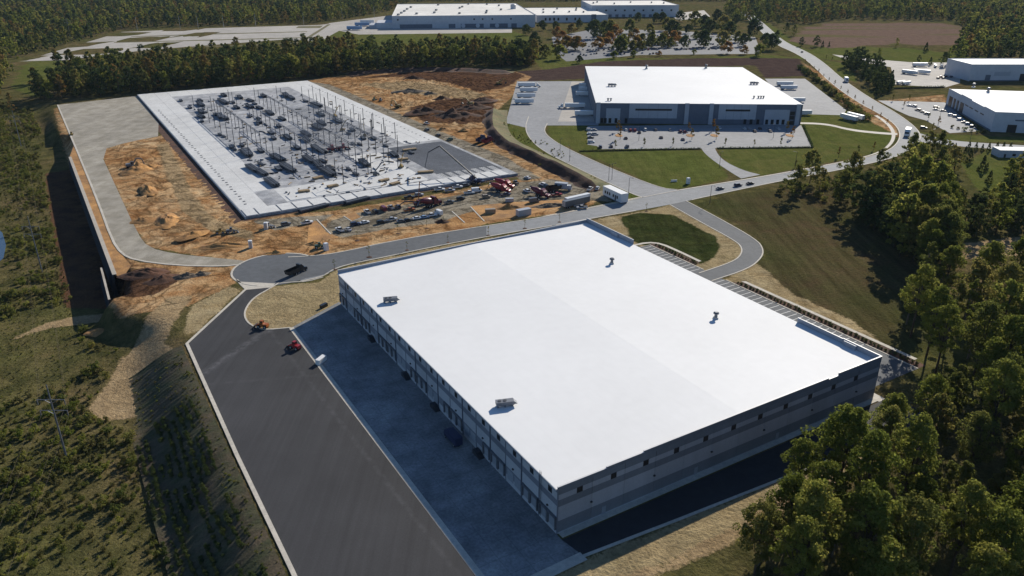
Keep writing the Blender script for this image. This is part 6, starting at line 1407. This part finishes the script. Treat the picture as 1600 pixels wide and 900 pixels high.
# bank between the site and the spur road
def bank(pts, h, wl, wr, ml, mr, flip=1):
    pts = resample(smooth_line(pts, 2), 90); n = len(pts); bl, br = MB(), MB(); vl, vr = [], []
    for i, p in enumerate(pts):
        d = (pts[min(i + 1, n - 1)] - pts[max(i - 1, 0)]).normalized(); nr = Vector((-d.y, d.x, 0)) * flip
        e_ = min(1, min(i, n - 1 - i) / 4); hh = h * e_ * (1 + .35 * mnoise.noise(Vector((p.x * .06, p.y * .06, 9)))); wj = 1 + .5 * mnoise.noise(Vector((p.x * .09, p.y * .09, 5)))
        for k in range(6):
            t = k / 5; jn = 1.1 * mnoise.noise(Vector((p.x * .22 + k, p.y * .22, 2))) * (0 < k < 5)
            q = p - nr * wl * wj * (1 - t); vl.append((q.x + jn, q.y + jn, .02 + hh * (t * t * (3 - 2 * t)) + jn * .5))
            q = p + nr * wr * t; vr.append((q.x, q.y, .02 + hh * (1 - t) ** 1.3))
    f = [(i * 6 + k, i * 6 + k + 1, (i + 1) * 6 + k + 1, (i + 1) * 6 + k) for i in range(n - 1) for k in range(5)]
    bl.add(vl, f); br.add(vr, f)
    obj('bank', bl.mesh('bank', ml, True), kind='structure'); obj('bank', br.mesh('bank', mr, True), kind='structure')
mat('bank_grass', (.095, .10, .035), .95, .25, (.05, .3, 1.5), col2=(.15, .115, .05), bump=.4)
bank([P(x, y) for x, y in ((772, 172), (768, 200), (782, 222), (820, 240), (860, 259), (905, 280), (938, 298))], 3.6, 7.0, 11., 'clay_dark', 'bank_grass')
bank([P(x, y) for x, y in ((540, 116), (640, 109), (720, 109), (800, 114))], 2.5, 14, 10, 'clay_dark', 'bank_grass', 1)
# spoil heaps
def heap(px, py, l, w_, h, rz, m, label, name='soil_heap', cat='soil heap', grp='soil heaps on the site'):
    rr = random.Random(int(px * 7 + py)); b = MB(); nu, nv = 28, 10; vs = [(0, 0, h * .9)]
    for j in range(1, nv + 1):
        for i in range(nu):
            a = 2 * math.pi * i / nu; r_ = j / nv; k = 1 + .28 * mnoise.noise(Vector((math.cos(a) * 1.3 + px, math.sin(a) * 1.3, py)))
            z = h * (1 - r_) ** 1.15 * (1 + .6 * mnoise.noise(Vector((math.cos(a) * r_ * 3 + px, math.sin(a) * r_ * 3, py))) + .45 * mnoise.noise(Vector((math.cos(a) * r_ * 8 + px, math.sin(a) * r_ * 8, py)))) if j < nv else -.15
            vs.append((math.cos(a) * r_ * l / 2 * k, math.sin(a) * r_ * w_ / 2 * k, z))
    fs = [(0, 1 + i, 1 + (i + 1) % nu) for i in range(nu)] + [(1 + (j - 1) * nu + i, 1 + j * nu + i, 1 + j * nu + (i + 1) % nu, 1 + (j - 1) * nu + (i + 1) % nu) for j in range(1, nv) for i in range(nu)]
    b.add(vs, fs); q = P(px, py); o = obj(name, b.mesh(name, m, True), None, (q.x, q.y, gz(q.x, q.y)), rz); tag(o, label, cat, grp); return o
for args in ((214, 268, 22, 14, 3.8, .9, 'clay', 'rough clay heap inside the gravel loop, the largest there'), (232, 300, 24, 9, 2.6, 2.2, 'clay', 'long clay ridge in the middle of the gravel loop'), (262, 345, 26, 10, 2.4, 2.0, 'clay', 'long clay ridge near the bend of the gravel loop'), (225, 345, 14, 9, 2.0, .5, 'clay', 'rounded clay heap beside the inner kerb of the gravel loop'), (345, 385, 26, 7, 1.8, .2, 'clay', 'long clay windrow between the dozers and the gravel road'), (300, 372, 18, 8, 1.8, 1., 'clay', 'clay heap at the inside of the gravel road bend'), (236, 262, 14, 9, 2.6, 1., 'clay', 'smaller clay heap right of the big one in the gravel loop'), (228, 428, 20, 11, 2.4, .3, 'clay_dark', 'dark spoil heap beside the turning circle, left'), (255, 437, 15, 9, 2., .8, 'clay_dark', 'dark spoil heap beside the turning circle, middle'), (290, 433, 14, 5, 1.6, .4, 'rubble', 'low grey rubble heap right of the dark spoil heaps'), (315, 429, 8, 4, 1.4, .4, 'rubble', 'rightmost small rubble heap near the turning circle'),
             (645, 124, 28, 9, 3., 0, 'clay_dark', 'dark heap before the tree belt beyond the slab'), (640, 145, 36, 10, 2.5, .1, 'rubble', 'long rubble heap across the haul ground'), (672, 148, 20, 8, 2.6, .2, 'rubble', 'rubble heap right of the long one'), (690, 155, 22, 10, 3., .3, 'clay_dark', 'dark heap next to the rubble on the haul ground'), (660, 178, 34, 16, 4., .5, 'clay_dark', 'big dark brown heap left of the dark pit'), (712, 182, 40, 20, 5., .2, 'clay_dark', 'biggest dark brown heap in the middle of the earthworks'), (740, 170, 30, 16, 4., .5, 'clay_dark', 'dark heap beside the excavator'), (755, 160, 30, 16, 3.5, .5, 'clay_dark', 'dark heap near the green bank'), (692, 203, 12, 7, 2., .5, 'clay', 'small clay heap beside the haul track'), (725, 205, 9, 5, 1.5, .5, 'clay', 'tiny clay heap near the lorries at the bank'),
             (492, 381, 9, 5, 1.4, .2, 'clay', 'low clay heap on the verge by the green roller'), (430, 395, 16, 6, 1.2, .3, 'clay', 'long low clay heap before the turning circle'), (795, 325, 14, 6, 2., .2, 'clay', 'clay heap on the island beside the road'), (860, 322, 22, 6, 1.8, .25, 'rubble', 'weedy rubble strip beside the road'), (690, 347, 8, 5, 1.5, 0, 'clay_dark', 'small dark heap at the verge right of the court'), (150, 492, 12, 7, 1.6, 0, 'clay', 'clay heap below the retaining wall end')): heap(*args)
# dirt islands in the gravel court
for pts in ([(539, 337), (553, 331), (564, 339), (550, 345)], [(508, 362), (495, 345), (483, 346), (480, 380), (530, 371)], [(735, 322), (760, 345), (815, 338), (870, 325), (880, 312), (800, 316)]):
    sheet('dirt_island', [P(*p) for p in pts], .03, 'clay')
kerb([P(537, 338), P(550, 346), P(566, 340)], .5); kerb([P(495, 343), P(517, 366)], .6); kerb([P(706, 330), P(726, 348)], .6); kerb([P(735, 323), P(757, 346)], .6)
# riprap apron and dirt ruts by the corner outfall are part of the ground

# ------------------------------------------------------------------ power line, street lights
def pole_h(base_px, z, h, arms, label, name='power_pole'):
    q = P(base_px[0], base_px[1], z); root = empty(name, q); tag(root, label, 'power pole', 'poles of the power line')
    b = MB(); b.tube([(0, 0, -.3), (0, 0, h)], [.3, .16], 8); obj('shaft', b.mesh('shaft', 'steel_grey'), root)
    for (zz, w_) in arms:
        b = MB(); b.beam((-w_, 0, zz), (w_, 0, zz), .14, .16); b.beam((-w_ * .5, 0, zz), (0, 0, zz - 1.2), .12); b.beam((w_ * .5, 0, zz), (0, 0, zz - 1.2), .12); o = obj('cross_arm', b.mesh('cross_arm', 'steel_grey'), root)
        for s in (-1, 1): b = MB(); b.tube([(s * w_, 0, zz), (s * w_, 0, zz - 1.5)], .12, 6); obj('insulator', b.mesh('insulator', 'steel_grey'), o)
    return q, h, arms
pA = pole_h((107, 725), LOW, 25, [(20.5, 3.6), (17.2, 3.6)], 'tall steel power pole with two cross arms in the near scrub')
pB = pole_h((66, 425), LOW, 25.5, [(21, 3.6), (17.5, 3.6)], 'tall steel power pole left of the retaining wall')
pC = pole_h((33, 228), -4, 24, [(20.5, 3.4), (17.2, 3.4)], 'power pole at the far end of the scrub near the left edge')
pD = pole_h((191, 48), 0, 34, [(30, 4), (26, 4)], 'very tall power pole behind the far trailer lot')
pE = pole_h((111, 62), 0, 30, [(27, 4), (23.5, 4)], 'power pole at the wood edge left of the far trailer lot')
pF = (Vector((-30, -120, LOW)), 25, [(20.5, 3.6), (17.2, 3.6)])
def span(p, q, lb):
    for k in range(2):
        for s in (-1, 1):
            a = p[0] + Vector((s * p[2][k][1], 0, p[2][k][0] - 1.5)); c = q[0] + Vector((s * q[2][k][1], 0, q[2][k][0] - 1.5)); l = (c - a).length; pts = []
            for i in range(15): t = i / 14; v = a.lerp(c, t); v.z -= 4 * t * (1 - t) * l * .02; pts.append(v)
            b = MB(); b.tube(pts, .014, 4); o = obj('power_cable', b.mesh('power_cable', 'wood_pole'))
            tag(o, f'{"upper" if k == 0 else "lower"} {"left" if s < 0 else "right"} cable {lb}', 'cable', 'cables of the power line')
span(pA, pB, 'between the two near power poles'); span(pB, pC, 'between the second and the third power pole'); span(pA, pF, 'running from the nearest power pole out of the view'); span(pE, pD, 'between the two poles at the far trailer lot')
def lamp(px, py, hd, h, label):
    q = P(px, py); root = empty('street_lamp', q, hd); tag(root, label, 'street lamp', 'street lamps')
    b = MB(); b.tube([(0, 0, 0), (0, 0, h)], [.14, .09], 6); obj('pole', b.mesh('pole', 'steel_dark'), root)
    b = MB(); b.beam((0, 0, h - .05), (1.6, 0, h + .1), .1); obj('arm', b.mesh('arm', 'steel_dark'), root); b = MB(); b.box(1.3, 2.1, -.2, .2, h + .02, h + .2); obj('lamp_head', b.mesh('lamp_head', 'steel_dark'), root)
for i, (px, py, lb) in enumerate(((951, 282, 'street lamp beside the spur road, left of a close pair'), (956, 281, 'street lamp beside the spur road, right of a close pair'), (1124, 262, 'street lamp by the driveway to the front car park'), (1109, 318, 'street lamp at the mouth of the dark access road'), (982, 305, 'street lamp behind the office trailer'), (875, 240, 'street lamp on the left verge of the spur road'), (890, 252, 'street lamp halfway along the spur road'), (998, 220, 'street lamp in the left half of the front car park'), (1208, 216, 'street lamp in the right half of the front car park'), (1242, 262, 'street lamp on the lawn before the boulevard'), (1250, 78, 'street lamp by the far boulevard junction'), (1467, 190, 'street lamp in the right-hand car park'), (1453, 224, 'street lamp at the side road mouth'), (1515, 222, 'street lamp along the side road'))):
    lamp(px, py, random.uniform(0, 6), 9.5, lb)
# bare light masts over the far trailer lot
for i, (px, py) in enumerate(((215, 48), (282, 46), (310, 45), (350, 44), (400, 42), (475, 40), (585, 28), (535, 30))):
    q = P(px, py); root = empty('light_mast', q); tag(root, 'thin light mast at the back of the far trailer lot, ' + ORD[i] + ' from the left', 'light mast', 'masts at the far trailer lot')
    b = MB(); b.tube([(0, 0, 0), (0, 0, 20)], [.25, .16], 6); obj('pole', b.mesh('pole', 'galv'), root); b = MB(); b.box(-1.2, 1.2, -.3, .3, 20, 20.4); obj('lamp_head', b.mesh('lamp_head', 'steel_dark'), root)
# stripes of grass between the bays of the far trailer lot
for pts in ([(178, 66), (330, 62), (505, 57.5), (505, 58.5), (330, 63.5), (178, 67)], [(205, 57), (330, 52.5), (480, 49), (480, 50), (330, 54), (205, 58)], [(300, 73), (420, 69), (470, 66), (470, 67.2), (420, 70.2), (300, 74.2)], [(470, 64), (512, 38), (517, 38), (477, 64)], [(466, 41), (505, 40), (500, 44), (462, 44)]):
    sheet('grass_strip', [P(*p) for p in pts], .09, 'bank_grass')
# fence of silt cloth and small rail round the pond is left to the scrub
# low sign wall by the main junction
sg = MB(); sg.box(-2.5, 2.5, -.2, .2, .3, 1.7); sgb = MB(); sgb.box(-2.8, 2.8, -.35, .35, 0, .3)
spawn([('panel', sg.mesh('panel', 'paint_white'), None, (0, 0, 0)), ('plinth', sgb.mesh('plinth', 'kerb_concrete'), None, (0, 0, 0))], 'sign_wall', 'small white sign block on the lawn left of the driveway', 'sign', None, P(1053, 284), .2, .7)
# ------------------------------------------------------------------ haze: the air over the whole site
m = bpy.data.materials.new('haze_air'); m.use_nodes = True; MATS['haze_air'] = m; nt = m.node_tree; nt.nodes.clear()
out = node(nt, 'ShaderNodeOutputMaterial'); pv = node(nt, 'ShaderNodeVolumePrincipled')
pv.inputs['Color'].default_value = (.62, .80, 1., 1); pv.inputs['Density'].default_value = HAZE; pv.inputs['Anisotropy'].default_value = .0
nt.links.new(pv.outputs[0], out.inputs['Volume'])
b = MB(); b.box(-3700, 3700, -1100, 4700, LOW - 8, CAM_H + 6); hz = obj('haze', b.mesh('haze', 'haze_air'), kind='stuff'); tag(hz, 'thin bluish haze lying over the whole view', 'haze')
# ------------------------------------------------------------------ tell look-alikes apart by where they stand in the view
def column(o):
    v = o.matrix_basis.translation; d = v - Vector((0, 0, CAM_H)); return d.x / (d.y * math.cos(PITCH) - d.z * math.sin(PITCH))
same = {}
for o in COL.objects:
    if o.parent is None and 'label' in o.keys(): same.setdefault(o['label'], []).append(o)
for lb, l in same.items():
    if len(l) < 2: continue
    l.sort(key=column); nw = len(lb.split())
    if len(l) <= 20 and nw <= 12:
        for i, o in enumerate(l): o['label'] = lb + ', ' + ORD[i] + ' from the left'
    elif nw <= 8:
        parts = ['far left', 'left', 'middle', 'right', 'far right']; cells = {}
        med = {k: sorted(o.location.y for j, o in enumerate(l) if j * 5 // len(l) == k) for k in range(5)}
        for i, o in enumerate(l):
            k = i * 5 // len(l); depth = 'front' if o.location.y <= med[k][len(med[k]) // 2] else 'back'; cells.setdefault((k, depth), []).append(o)
        for (k, depth), m_ in cells.items():
            for i, o in enumerate(m_): o['label'] = f'{lb}, {parts[k]} part, {depth} row, {ORD[i]} from left'
